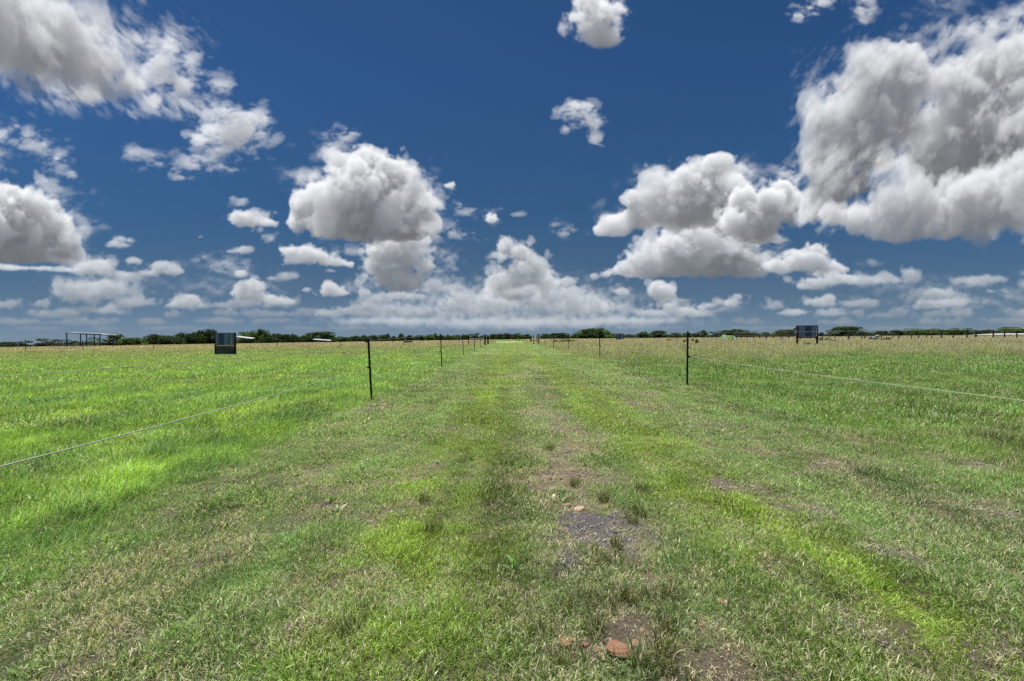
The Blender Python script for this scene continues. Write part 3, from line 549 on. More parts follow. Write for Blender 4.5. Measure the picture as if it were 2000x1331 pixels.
scatter('soil_crumbs', 'crumbs of dry earth lying on the bare spots of the lane', [clod_mesh(q) for q in range(4)], np.stack([x, y, ground_z(x, y)], 1), rng.random((n, 3))*6.28, np.repeat(rng.gamma(2.2, .0021, (n, 1)).clip(.0015, .013)*(1+y[:, None]*.06), 3, 1), rng.integers(0, 4, n), (C_SOIL*(1-gg[:, None])+C_GREY*1.15*gg[:, None])*rng.uniform(.8, 1.6, (n, 1)), np.zeros(n))
bpy.data.objects['soil_crumbs']['category'] = 'soil'
# ------------------------------------------------------------------ stones
ST = [mat('red_brown_stone', (.22, .115, .07), .85, var=.3, scale=14, bump=.6), mat('orange_sandstone', (.31, .19, .11), .9, var=.35, scale=18, bump=.7), mat('pale_sandstone', (.40, .29, .19), .9, var=.3, scale=18, bump=.6)]
def stone(c, rad, asp, seed, m):
    r = np.random.default_rng(seed); bm = bmesh.new(); bmesh.ops.create_icosphere(bm, subdivisions=4, radius=1)
    ph = r.uniform(0, 6.28, (6, 3)); fr = r.uniform(1.0, 3.2, (6, 3))
    for v in bm.verts:
        n = sum(math.sin(v.co.dot(Vector(fr[k]))*(1+.5*k)+ph[k][0])/(1.6+k) for k in range(6))
        v.co *= 1+.10*n
        v.co.z = max(-.6, min(v.co.z, .62+.06*n))
    for f in bm.faces: f.smooth = True
    me = bpy.data.meshes.new('stone'); bm.to_mesh(me); bm.free(); me.materials.append(m)
    o = link(bpy.data.objects.new('stone', me)); o.scale = (rad, rad*asp, rad*.34); o.rotation_euler = (.1, .1, seed*1.3); o.location = (c.x, c.y, float(ground_z(c.x, c.y))+rad*.05); return o
SL = ['largest smooth red brown stone half sunk in the worn strip', 'orange stone at the left end of the little cluster above the grey patch', 'pale buff stone in the little cluster above the grey patch', 'orange stone at the right end of the cluster above the grey patch',
      'small orange stone on the left edge of the grey bare patch', 'widest flat orange stone left of the big red brown one', 'orange stone just right of the widest flat one near the bottom', 'orange stone midway between the widest flat one and the big red brown one',
      'narrow pale upright stone touching the big red brown stone on its left', 'pale rounded stone just below and left of the big red brown one', 'narrow red brown stone lying alone in grass right of the worn strip', 'orange stone alone in grass farthest right of all the stones',
      'flat orange stone above and right of the big red brown one', 'orange stone farthest from the grass tufts right of the grey patch', 'orange stone close to the right side of the big red brown one', 'small red brown stone between the flat orange ones near the bottom', 'orange stone nearest the bottom edge of the photo', 'flat orange stone topmost of those round the big red brown one']
for i, ((px, py, rx, ry, k), (c, rr)) in enumerate(zip(STONES, SP)):
    o = stone(c, rr*(1.2 if i == 0 else .95), min(1.5, max(.6, ry/rx*1.5)), i+1, ST[k]); tag(o, SL[i], 'stone', 'stones lying in the worn strip')
# ------------------------------------------------------------------ fence posts of the lane
STEEL = mat('black_painted_steel', (.016, .015, .016), .55, .3, var=.4, scale=30); PLAST = mat('black_plastic', (.02, .02, .02), .45)
WOOD = mat('dark_creosote_wood', (.035, .028, .024), .9, var=.4, scale=12, bump=.5); GREYWOOD = mat('weathered_grey_wood', (.30, .27, .21), .9, var=.3, scale=10)
ROPE = mat('grey_polywire_rope', (.36, .36, .31), .8, var=.35, scale=120); WIRE = mat('galvanised_wire', (.26, .27, .27), .5, .5, var=.2)
def t_post(loc, h, lean, ropez=(.85,), side=1, th=.05):
    e = empty('fence_post', loc, None, 'fence post')
    m = MB(); s = th; w = s*.22
    m.prism([(-s/2, -w), (s/2, -w), (s/2, 0), (w/2, 0), (w/2, s*.8), (-w/2, s*.8), (-w/2, 0), (-s/2, 0)], -.05, h)
    for k in range(int(h/.055)): m.box((0, -w*1.15, .12+k*.055), (s*.45, w*.5, .018))
    a = m.build('shaft', STEEL, e)
    for z in ropez:
        q = MB().box((side*s*.8, 0, z), (s*1.1, s*.7, .05)).tube([(side*s*1.2, 0, z), (side*s*1.9, 0, z)], s*.28, 8); q.build('insulator', PLAST, e)
    e.rotation_euler = (0, lean, 0); return e
def wood_post(loc, h, th=.16, lean=0, m=WOOD):
    e = MB().tube([(0, 0, -.1), (.01, 0, h*.5), (0, .01, h-.02), (0, .01, h)], [th*.52, th*.5, th*.47, th*.38], 9).build('wooden_post', m, smooth=False); e.location = loc; e.rotation_euler = (0, lean, 0); return e
ORD = ['nearest', 'second', 'third', 'fourth', 'fifth', 'sixth', 'seventh', 'eighth', 'ninth', 'tenth', 'eleventh', 'twelfth', 'thirteenth']
def height(pb, pt):                  # height of a post from the pixels of its foot and top
    b = at(*pb); return at_depth(pt[0], pt[1], b.y).z
LP = [((726, 781), (721.5, 661)), ((863, 716.5), (860, 652.5)), ((905, 695.5), (903.5, 653)), ((926.8, 687), (925.5, 653)), ((938.7, 680), (938, 658))]
posts_l = []
for i, (b, tp) in enumerate(LP):
    g = at(*b); h = height(b, tp); e = t_post((g.x, g.y, float(ground_z(g.x, g.y))), h, -.045 if i == 0 else -.03 if i < 3 else 0, (.80, h-.06), -1, .05 if i < 3 else .06)
    tag(e, f'{ORD[i]} black steel post along the left edge of the mowed lane', None, 'steel posts along the left side of the lane'); posts_l.append(g)
RP = [((1342, 753), (1344, 648)), ((1171.5, 703), (1172, 651)), ((1110.5, 687), (1111, 653)), ((1081, 681.5), (1082, 656)), ((1065, 677.5), (1065, 659))]
posts_r = []
for i, (b, tp) in enumerate(RP):
    g = at(*b); h = height(b, tp); e = t_post((g.x, g.y, float(ground_z(g.x, g.y))), h, .018 if i == 0 else .0, (.86, h-.06), 1, .055 if i < 3 else .065)
    tag(e, f'{ORD[i]} black steel post along the right edge of the mowed lane', None, 'steel posts along the right side of the lane'); posts_r.append(g)
# thin posts farther up both sides of the lane
for i, px in enumerate((958, 961.5, 964.5, 968)):
    p = at_depth(px, 668, (118, 132, 148, 168)[i]); e = wood_post((p.x, p.y, gz(p.x, p.y)), 1.75, .09); e.name = 'fence_post'
    tag(e, f'{ORD[i]} thin post beyond the wooden posts on the left lane side', 'fence post', 'thin far posts on the left side of the lane')
for i, px in enumerate((1030.4, 1026, 1022.6, 1019.6, 1015, 1010)):
    p = at_depth(px, 668, (122, 130, 140, 150, 166, 185)[i]); e = wood_post((p.x, p.y, 0), 1.75, .09); e.name = 'fence_post'
    tag(e, f'{ORD[i]} thin post beyond the wooden posts on the right lane side', 'fence post', 'thin far posts on the right side of the lane')
# ropes and wires
def rope(name, pts, rad, m, label, cat, sag=0.):
    P = []
    for a, b in zip(pts[:-1], pts[1:]):
        a, b = Vector(a), Vector(b); L = (b-a).length; k = max(2, min(30, int(L/1.0)+6))
        for i in range(k):
            f = i/k; q = a.lerp(b, f); q.z -= sag*L*4*f*(1-f); P.append(q)
    P.append(Vector(pts[-1])); return tag(MB().tube(P, rad, 6).build(name, m, None, True), label, cat)
rl = [(-2.72, -3, .83), (-2.79, 2.49, at_depth(0, 910, 2.49).z)] + [(g.x-.07, g.y, .80) for g in posts_l]
rope('fence_rope', rl, .0042, ROPE, 'pale grey rope along the left side of the lane from the bottom left edge', 'rope', .004)
rr_ = [(4.15, -3, .9)] + [(at_depth(2000, 783, 4.0).x, 4.0, at_depth(2000, 783, 4.0).z)] + [(g.x+.09, g.y, .86) for g in posts_r]
rope('fence_rope', rr_, .0034, ROPE, 'pale grey rope right of the lane running off the right edge', 'rope', .003)
e2 = at_depth(0, 736, 9.2)
rope('fence_rope', [(e2.x+.3, -4, e2.z+.02), (e2.x, 9.2, e2.z), (at_depth(480, 697.5, 20).x, 20, at_depth(480, 697.5, 20).z), (e2.x-.6, 52, .75), (e2.x-1.5, 95, .8)], .008, ROPE, 'second pale rope crossing the left pasture well away from the lane', 'rope', .001)
tw = lambda P, s: [(g.x+s, g.y, height(b, tp)-.06) for g, (b, tp) in zip(posts_l if P is LP else posts_r, P)]
rope('fence_wire', [(4.1, -3, 1.462)]+tw(RP, .09)+[(7.6, 104, 1.8)], .0022, WIRE, 'thin pale wire joining the tops of the right lane posts', 'wire')
rope('fence_wire', tw(LP, -.07)+[(-5.6, 95, 1.7)], .004, WIRE, 'thin pale wire joining the tops of the left lane posts', 'wire')
# wooden posts and rails about the gateways
def wp(px, pb, pt, y, th, label, grp, lean=0):
    p = at_depth(px, pb, y); h = at_depth(px, pt, y).z; g0 = gz(p.x, y); e = wood_post((p.x, y, g0), h-g0, th, lean); tag(e, label, 'wooden post', grp); return e
wp(915.2, 675, 655.5, 92, .17, 'dark wooden gatepost at the left end of the pale rail', 'dark wooden posts at the left gateway')
wp(947.3, 675, 653, 92, .34, 'thickest dark wooden gatepost at the right end of the pale rail', 'dark wooden posts at the left gateway')
wp(953, 671, 655.5, 105, .42, 'dark wooden post close behind the thickest left gatepost', 'dark wooden posts at the left gateway')
wp(766.6, 669, 658, 150, .26, 'left of two wooden posts in the tan field above the pale trough', 'pair of wooden posts in the left tan field')
wp(781, 669, 655, 150, .26, 'right of two wooden posts in the tan field above the pale trough', 'pair of wooden posts in the left tan field')
for px, pb, pt, y, th, lb in ((1052.2, 673, 652, 100, .26, 'nearest and tallest wooden post of the right gateway'), (1049, 671.6, 653.5, 108, .24, 'wooden post just left of the tallest one at the right gateway'), (1042.7, 671.6, 655.5, 112, .24, 'wooden post left of the gate rails at the right gateway'),
                              (1038.5, 671, 655, 120, .24, 'wooden post second from the left at the right gateway'), (1036, 670, 657, 126, .24, 'leftmost and farthest wooden post of the right gateway')):
    wp(px, pb, pt, y, th, lb, 'dark wooden posts at the right gateway')
def gate(px0, px1, y0, y1, zs, label, m):
    a = at_depth(px0, 660, y0); b = at_depth(px1, 660, y1); e = empty('field_gate', (a.x, a.y, 0), label, 'gate'); d = Vector((b.x-a.x, b.y-a.y, 0))
    for z in zs: MB().tube([(0, 0, z), (d.x*.5, d.y*.5, z), (d.x, d.y, z)], .055, 8).build('rail', m, e)
    for f in (.03, .5, .97): MB().tube([d*f+Vector((0, 0, zs[0]-.1)), d*f+Vector((0, 0, zs[-1]+.08))], .05, 8).build('upright', m, e)
    return e
gate(916, 946.5, 92, 92, (1.42,), 'single pale horizontal rail between two dark posts left of the lane', GREYWOOD)
gate(1043.5, 1048.5, 112, 108, (.6, 1.0, 1.4, 1.8), 'short dark railed gate between the wooden posts right of the lane', GREYWOOD)
# ------------------------------------------------------------------ cross fence posts
for i, (px, pb, pt) in enumerate(((50, 682, 664), (162, 682, 664), (300, 680, 668), (541.5, 680, 665), (665, 678.7, 667), (788.7, 675, 653))):
    y = 95; p = at_depth(px, pb, y); g0 = gz(p.x, y); e = wood_post((p.x, y, g0), max(1.25, at_depth(px, pt, y).z-g0), .11, .01*(-1)**i); e.name = 'fence_post'
    tag(e, ('leftmost thin post of the left cross fence, near the photo edge', 'thin cross fence post standing in front of the open shed', 'thin cross fence post right of the open shed', 'thin cross fence post right of the left feeder', 'thin cross fence post second to the right of the left feeder', 'tall thin cross fence post beside the dark trough')[i], 'fence post', 'thin posts of the cross fence on the left')
L0, L1 = at_depth(0, 660, 95).x*1.2, at_depth(905, 660, 95).x
rope('fence_wire', [(L0, 95, 1.12+gz(L0, 95)), (L1, 95, 1.15+gz(L1, 95))], .008, WIRE, 'low wire of the cross fence along the edge of the left tan field', 'wire', .0)
for i, (px, pt, y) in enumerate(((1322.5, 656, 95), (1528.5, 654.5, 88))):
    p = at_depth(px, 668, y); e = wood_post((p.x, y, 0), at_depth(px, pt, y).z, .09); e.name = 'fence_post'
    tag(e, ('thin dark post left of the nearest right lane post', 'thin dark post just left of the right feeder')[i], 'fence post', 'thin posts in the right tan field')
# ------------------------------------------------------------------ feeders on two posts
GALV = mat('galvanised_sheet', (.13, .19, .31), .5, .3, var=.3, scale=2.5, bump=.1); GALVD = mat('dull_blue_sheet', (.04, .07, .13), .55, .2, var=.35, scale=3, bump=.1)
RUST = mat('dark_rusty_steel', (.045, .026, .022), .75, .3, var=.5, scale=9, rgb2=(.085, .045, .034)); TUB = mat('stained_dark_steel', (.06, .065, .065), .65, .4, var=.5, scale=4, rgb2=(.14, .13, .11), bump=.3)
LIGHTS = mat('pale_bare_sheet', (.55, .58, .62), .35, .7, var=.15, scale=5)
def feeder(px0, px1, y, ptop, label, legs, tub):
    a = at_depth(px0, 680, y); b = at_depth(px1, 680, y); W = b.x-a.x; H = at_depth((px0+px1)/2, ptop, y).z; cx = (a.x+b.x)/2; g0 = gz(cx, y); H -= g0
    e = empty('cattle_feeder', (cx, y, g0), label, 'feeder'); Rr = W/2-.14; zb = legs; zt = H-.02
    for s in (-1, 1):
        m = MB()
        for dx in (-.06, .06): m.box((s*(W/2-.09)+dx, 0, H/2), (.022, .18, H))
        m.box((s*(W/2-.09), 0, H/2), (.10, .02, H-.01)); m.box((s*(W/2-.09), 0, H+.006), (.16, .20, .012)); m.build('post', RUST, e)
    n = 40; seg = [(0, 14, GALV, 0), (14, 22, GALVD, .012), (22, 28, GALV, .03), (28, 33, GALVD, .012), (33, 40, GALV, 0)]
    pt = lambda k, r: (-math.cos(math.pi*k/n)*r, -math.sin(math.pi*k/n)*r*.62+.15)
    for k0, k1, m_, off in seg:
        g = [[(*pt(k, Rr+off+(.012 if k % 2 else 0)), z) for k in range(k0, k1+1)] for z in (zb, zb+(zt-zb)*.5, zt)]
        MB().sheet(g).build('drum_panel', m_, e, False, .008)
    g = [[(-math.cos(math.pi*k/n)*Rr, math.sin(math.pi*k/n)*Rr*.62+.15, z) for k in range(n+1)] for z in (zb, zt)]
    MB().sheet(g).build('drum_back', GALVD, e, False, .008)
    for k in (4, 11, 25, 30, 31.5, 35):
        x, yy = pt(k, Rr+.035); MB().box((x, yy, (zb+zt)/2), (.035, .03, (zt-zb)*.94), rz=-math.pi/2+math.pi*k/n).build('seam_strip', LIGHTS if k > 28 or k == 4 else GALV, e)
    for z, m_ in ((zt+.02, RUST), (zb-.05, RUST)):
        MB().tube([(-W/2+.12, -.02, z), (W/2-.12, -.02, z)], .045, 8).build('crossbar', m_, e)
    r0_ = [[(*pt(k, Rr+.02+(.02 if q in (1, 2) else 0)), zt-.03+.05*(q > 0)*(q < 3)) for k in range(n+1)] for q in range(4)]
    MB().sheet(r0_).build('rim', GALV, e, False, .006)
    if tub:
        g = [[(-math.cos(math.pi*k/n)*(Rr-.02+.03*(k % 4 == 0)), -math.sin(math.pi*k/n)*(Rr-.02)*.5+.1, z) for k in range(n+1)] for z in (.0, zb*.35, zb*.7, zb-.12)]
        MB().sheet(g).build('lower_tub', TUB, e, False, .01)
        g = [[(-math.cos(math.pi*k/n)*Rr*f, -math.sin(math.pi*k/n)*Rr*.5*f+.1, zb-.16) for k in range(n+1)] for f in (.02, 1)]
        MB().sheet(g).build('trough_floor', RUST, e, False, .01)
        MB().box((-W*.18, -Rr*.55, zb-.02), (W*.45, .05, .09)).build('ledge', GREYWOOD, e)
    else:
        MB().box((0, .1, zb-.12), (W-.22, .9, .06)).build('trough_floor', RUST, e)
        for s in (-1, 1): MB().box((s*W*.33, -.15, zb-.2), (.5, .06, .05), ry=s*.6).build('brace', RUST, e)
    return e
feeder(419.5, 461, 52, 650.8, 'blue grey sheet metal feeder in the left pasture with a dark tub below', 1.18, True)
feeder(1555.5, 1597.5, 53, 636.5, 'blue sheet metal feeder raised on two open legs in the right field', 1.32, False)
feeder(1203.5, 1218.5, 150, 652, 'far small dark feeder beyond the right lane fence near the domed oak', 1.0, True)
def trough(px0, px1, ptop, y, label):
    a = at_depth(px0, 668, y); b = at_depth(px1, 668, y); W = b.x-a.x; g0 = gz(a.x, y); H = max(.75, at_depth(px0, ptop, y).z-g0); e = empty('feed_trough', ((a.x+b.x)/2, y, g0), label, 'trough')
    MB().sheet([[(-W/2+(.12 if abs(k-3) < 2.5 else 0)*0, .45*math.cos(math.pi*k/6), H-.05-.5*math.sin(math.pi*k/6)) for k in range(7)], [(W/2, .45*math.cos(math.pi*k/6), H-.05-.5*math.sin(math.pi*k/6)) for k in range(7)]]).build('basin', TUB, e, False, .03)
    for s in (-1, 1):
        MB().prism([(.45*math.cos(math.pi*k/6), -.5*math.sin(math.pi*k/6)) for k in range(7)], 0, .03).build('end_plate', TUB, e).matrix_local = Matrix(((0, 0, 1, s*(W/2+.005)), (1, 0, 0, 0), (0, 1, 0, H-.05), (0, 0, 0, 1)))
        for q in (-.3, .3): MB().box((s*W*.4, q, (H-.3)/2), (.08, .08, H-.3)).build('leg', RUST, e)
    MB().tube([(-W/2, -.46, H-.04), (W/2, -.46, H-.04)], .05, 8).build('rim', GREYWOOD, e); return e
trough(790, 804.5, 665.5, 120, 'dark feed trough standing in the left tan field beside the tall thin post')
trough(1191.5, 1203, 663, 150, 'low dark feed trough left of the far small feeder')
# ------------------------------------------------------------------ sheds
ROOF = mat('white_metal_roof', (.50, .51, .52), .45, .2, var=.08, scale=1.5); POLE = mat('blue_grey_steel_pole', (.05, .06, .085), .5, .4, var=.3)
def roof_slab(e, x0, x1, y0, y1, z0l, z0r, rise, th=.22):
    m = MB(); q = [(x0, y0, z0l), (x1, y0, z0r), (x1, y1, z0r+rise), (x0, y1, z0l+rise)]
    for d in (0, -th):
        for p in q: m.v.append((p[0], p[1], p[2]+d))
    m.f += [(0, 1, 2, 3), (7, 6, 5, 4), (0, 4, 5, 1), (1, 5, 6, 2), (2, 6, 7, 3), (3, 7, 4, 0)]
    k = int(abs(x1-x0)/1.0)
    for i in range(1, k):
        f = i/k; x = x0+(x1-x0)*f; z = z0l+(z0r-z0l)*f
        m.tube([(x, y0, z+.02), (x, y1, z+rise+.02)], .05, 4)
    r = m.build('roof', ROOF, e); MB().box(((x0+x1)/2, y0-.04, (z0l+z0r)/2-th-.10), (math.hypot(x1-x0, z0l-z0r), .14, .22), ry=-math.atan2(z0r-z0l, x1-x0)).build('eave_beam', POLE, e)
    return r
Y = 195; P = lambda px, py, y=Y: at_depth(px, py, y)
o = P(127, 668); sh = empty('hay_shed', (o.x, Y, 0), 'open hay shed with white roof on tall dark steel poles', 'shed'); T = lambda p: p-Vector((o.x, Y, 0))
a, b = T(P(127, 649.6)), T(P(199, 652.6)); roof_slab(sh, a.x, b.x, 0, 3.2, a.z, b.z, .12, .12)
a2, b2 = T(P(160, 652.2, Y+12)), T(P(222, 654.6, Y+12)); roof_slab(sh, a2.x, b2.x, 12, 15, a2.z, b2.z, .10, .12)
for px, y, pt in ((130, .4, 650.6), (157, .4, 652), (184, .4, 653), (169, 12.4, 653.6), (195, 12.4, 654.5), (221, 12.4, 655.4)):
    p = T(P(px, pt, Y+y)); MB().box((p.x, y, (p.z-2.6)/2), (.30, .30, p.z+2.6)).build('pole', POLE, sh)
def low_shed(px0, px1, pl, pr, y, label, rise=.9, n=4):
    a = at_depth(px0, pl, y); b = at_depth(px1, pr, y); e = empty('low_shed', (a.x, y, 0), label, 'shed'); roof_slab(e, 0, b.x-a.x, 0, 3.5, a.z, b.z, rise)
    for i in range(n):
        f = (i+.15)/(n-.7); x = (b.x-a.x)*f; z = a.z+(b.z-a.z)*f-.2; MB().box((x, .3, (z-2)/2), (.22, .22, z+2)).build('pole', POLE, e)
    return e
low_shed(460.5, 491, 658.2, 661.6, 250, 'low shed with slanting white roof right behind the left feeder', .38)
low_shed(610.5, 643.5, 663.2, 665.6, 250, 'low white roofed shed before the dark trees left of the nearest left lane post', .30)
a = at_depth(1958, 654, 230); b = at_depth(2075, 654, 230); W = b.x-a.x; H = at_depth(2000, 653.2, 230).z
bn = empty('long_barn', (a.x, 230, 0), 'long low barn with pale white roof at the far right', 'barn')
PALEW = mat('pale_metal_wall', (.36, .36, .36), .6, .1, var=.12, scale=1)
MB().box((W/2, 7, H/2), (W-1.2, 12, H)).build('wall', PALEW, bn)
m = MB(); m.v = [(-2.5, -1, H-.1), (W+2.5, -1, H-.1), (W+2.5, 15, H-.1), (-2.5, 15, H-.1), (4, 7, H+.45), (W-4, 7, H+.45)]; m.f = [(0, 1, 5, 4), (1, 2, 5), (2, 3, 4, 5), (3, 0, 4), (3, 2, 1, 0)]; m.build('roof', ROOF, bn)
for i in range(4): MB().box((W*(.14+.22*i), .93, H*.42), (3.2, .1, H*.8)).build('door', POLE, bn)
# ------------------------------------------------------------------ fallen green canopy, overturned frame
GREEN = mat('green_canvas', (.055, .13, .035), .8, var=.35, scale=3, rgb2=(.11, .21, .06)); WHITE = mat('white_tube', (.75, .75, .72), .5, 0, var=.08)
Yc = 105; o = at_depth(1420, 664, Yc); cn = empty('fallen_canopy', (o.x, Yc, 0), 'fallen green canvas canopy with white legs lying in the right field', 'canopy'); T = lambda px, py, y=0: at_depth(px, py, Yc+y)-Vector((o.x, Yc, 0))
ap = T(1416, 655.2, .6); rim = [T(1397, 663.5, -.4), T(1403, 661, -1.5), T(1412, 662.5, -1.9), T(1421, 660.5, -1.6), T(1431, 663.5, -1.9), T(1440, 664.2, -.6), T(1441, 662.5, 1.2), T(1433, 660, 2.6), T(1419, 660, 3), T(1405, 661, 2.2)]
ridge = [T(1408, 658.5, .2), T(1409, 657.4, -.3), T(1413, 657.8, -.9), T(1421, 656.8, -.9), T(1427, 657.6, -1), T(1433, 657.2, -.2), T(1434, 656.6, .8), T(1428, 655.8, 1.4), T(1419, 656.2, 1.6), T(1411, 657, 1.2)]
m = MB(); m.v = [tuple(ap)]+[tuple(q) for q in ridge]+[tuple(q) for q in rim]; n = 10
for k in range(n): k2 = (k+1) % n; m.f += [(0, 1+k, 1+k2), (1+k, 11+k, 11+k2, 1+k2)]
m.build('cover', GREEN, cn, False, .02)
for q0, q1 in (((1414, 656.5, -1.9), (1418, 664.5, -2.3)), ((1433.5, 657.5, -1.6), (1437, 664.3, -2.0)), ((1411, 655.2, -.4), (1417, 655.6, -.5))): MB().tube([T(*q0), T(*q1)], .10, 8).build('leg', WHITE, cn)
Yo = 92; o = at_depth(1711, 665, Yo); ov = empty('overturned_cart', (o.x, Yo, 0), 'black overturned cart with pale tubular frame lying before the right fence posts', 'cart'); T = lambda px, py, y=0: at_depth(px, py, Yo+y)-Vector((o.x, Yo, 0))
DARKP = mat('black_cart_body', (.02, .022, .022), .5, 0, var=.3)
fr = [T(1703.5, 661, -.5), T(1706, 664.7, -.5), T(1713, 663.2, -.5), T(1718.5, 660.2, -.5), T(1716.5, 656.5, -.5), T(1708.5, 658.5, -.5)]
m = MB(); m.v = [tuple(q) for q in fr]+[tuple(q+Vector((.05, 1.1, .05))) for q in fr]; m.f = [tuple(range(6)), tuple(range(11, 5, -1))]+[(k, 6+k, 6+(k+1) % 6, (k+1) % 6) for k in range(6)]; m.build('body', DARKP, ov)
for q in ((T(1703.8, 660.5, -.62), T(1708.5, 657.2, -.62), T(1716.5, 654.6, -.62), T(1720, 659.8, -.62)), (T(1706.5, 661.8, -.62), T(1713, 659.8, -.62), T(1719.5, 658.8, -.62)), (T(1709, 662, -.64), T(1711.5, 657, -.64))): MB().tube(list(q), .05, 8).build('frame_tube', WHITE if q[0] != 9 else RUST, ov)
for q in (T(1708.5, 656, 0), T(1716, 654.2, .3)): MB().tube([q+Vector((0, 0, -.05)), q+Vector((0, .1, -.05))], .22, 12).build('wheel', DARKP, ov)
# ------------------------------------------------------------------ far fence on the right: posts, a dark rail and a low wire
Yf = 108; x0 = at_depth(1392, 656, 170).x; x1 = at_depth(1606, 656, 112).x
ff = empty('rail_fence', (0, 0, 0), 'long dark rail fence with short posts running behind the right feeder', 'fence'); A = Vector((x0, 178, 0)); B = Vector((x1, 122, 0)); k = 17; ztop = 1.62
MB().tube([A+Vector((0, 0, ztop)), A.lerp(B, .5)+Vector((0, 0, ztop+.02)), B+Vector((0, 0, ztop))], .13, 6).build('rail', WOOD, ff)
MB().tube([A+Vector((0, 0, ztop-.35)), B+Vector((0, 0, ztop-.35))], .03, 5).build('wire', WIRE, ff)
for i in range(k):
    p = A.lerp(B, i/(k-1)); MB().box((p.x, p.y, .78), (.20, .20, 1.56)).build('post', WOOD, ff)
f2 = [(1606.6, 651, 0, .17), (1621, 654, 0, .11), (1631, 652, 0, .12), (1657.5, 651, 0, .34), (1683.5, 650, 0, .17), (1689, 649.3, 0, .2), (1721.5, 651, 0, .2), (1744, 652, 0, .17), (1756, 649.5, 0, .2), (1780, 651, 0, .2), (1794.5, 649.5, -.06, .2), (1810, 651.5, 0, .11), (1820, 650.5, -.05, .2), (1839, 647, -.04, .24), (1862, 647, 0, .24), (1888.5, 646, -.02, .26), (1906, 644.5, 0, .32), (1940, 644.8, 0, .30), (1962, 645.5, 0, .24), (1986, 647, 0, .24), (2012, 646, 0, .26)]
pf = empty('post_fence', (0, 0, 0), 'row of uneven dark wooden posts with wires across the right field', 'fence'); pp = []
for px, pt, lean, th in f2:
    q = at_depth(px, pt, Yf); w = MB().tube([(0, 0, -.1), (0, 0, q.z-.03), (0, 0, q.z)], [th*.55, th*.5, th*.38], 8).build('post', WOOD, pf); w.location = (q.x, Yf, 0); w.rotation_euler = (0, lean, 0); pp.append(q.x)
for z in (.95, 1.3): MB().tube([(pp[0], Yf-.15, z), (pp[-1]+4, Yf-.15, z)], .016, 5).build('wire', WIRE, pf)
# ------------------------------------------------------------------ foliage
def leaf_mat(name, rgb, v=.35):
    m = bpy.data.materials.new(name); m.use_nodes = True; t = m.node_tree; t.nodes.clear(); N = t.nodes.new
    a = N('ShaderNodeAttribute'); a.attribute_name = 'tone'; s = N('ShaderNodeVectorMath'); s.operation = 'SCALE'; s.inputs[0].default_value = rgb; oi = N('ShaderNodeObjectInfo')
    q = N('ShaderNodeMath'); q.operation = 'MULTIPLY_ADD'; t.links.new(oi.outputs['Random'], q.inputs[0]); q.inputs[1].default_value = .5; q.inputs[2].default_value = .75
    q2 = N('ShaderNodeMath'); q2.operation = 'MULTIPLY'; t.links.new(q.outputs[0], q2.inputs[0]); t.links.new(a.outputs['Fac'], q2.inputs[1]); t.links.new(q2.outputs[0], s.inputs['Scale'])
    d = N('ShaderNodeBsdfDiffuse'); tr = N('ShaderNodeBsdfTranslucent'); x = N('ShaderNodeMixShader'); x.inputs[0].default_value = .25; o = N('ShaderNodeOutputMaterial')
    t.links.new(s.outputs[0], d.inputs[0]); t.links.new(s.outputs[0], tr.inputs[0]); t.links.new(d.outputs[0], x.inputs[1]); t.links.new(tr.outputs[0], x.inputs[2]); t.links.new(x.outputs[0], o.inputs[0]); return m
LEAF = [leaf_mat('oak_leaves', (.042, .068, .022)), leaf_mat('bright_leaves', (.060, .105, .026)), leaf_mat('grey_leaves', (.058, .072, .040))]
SHRUB = leaf_mat('shrub_leaves', (.10, .115, .03)); BARK = mat('bark', (.06, .05, .04), .9)
def crown_mesh(seed, lobes, leaves, m, low=.12, dome=1.0, size=.035):
    r = np.random.default_rng(seed); V = []; F = []; TN = []; L = []
    for i in range(lobes):
        x = r.uniform(-.40, .40); y = r.uniform(-.40, .40); rr = r.uniform(.10, .20); env = math.sqrt(max(.02, 1-(x/.5)**2*dome))
        z = r.uniform(low*.6+.05, max(low+.16, .98*env-rr*.8)); L.append((x, y, z, rr*1.15, rr*1.05, r.uniform(.7, 1.35)))
    if low < .15:
        for i in range(12):
            a = r.random()*6.283; q = r.uniform(.15, .42); L.append((q*math.cos(a), q*math.sin(a), r.uniform(.08, .2), .13, .13, r.uniform(.6, 1.1)))
    n = leaves//lobes
    for x, y, z, a, b, tn in L:
        for k in range(n):
            d = r.standard_normal(3); d /= np.linalg.norm(d); q = (.55+.5*r.random()**.5) if r.random() > .06 else 1.12+.25*r.random(); c = np.array((x+d[0]*a*q, y+d[1]*a*q, z+d[2]*b*q))
            if c[2] < .02: continue
            s = size*(.6+.9*r.random()); u = r.standard_normal(3); u -= d*u.dot(d)*.5; u /= np.linalg.norm(u); w = np.cross(d+.7*r.standard_normal(3), u); w /= np.linalg.norm(w)
            i0 = len(V); V += [tuple(c-u*s), tuple(c+w*s*.6), tuple(c+u*s), tuple(c-w*s*.6)]; F.append((i0, i0+1, i0+2, i0+3)); TN += [tn*(.7+.6*r.random())]*4
    me = bpy.data.meshes.new('crown'); me.from_pydata(V, [], F); me.materials.append(m); at2 = me.attributes.new('tone', 'FLOAT', 'POINT'); at2.data.foreach_set('value', np.array(TN, np.float32)); return me
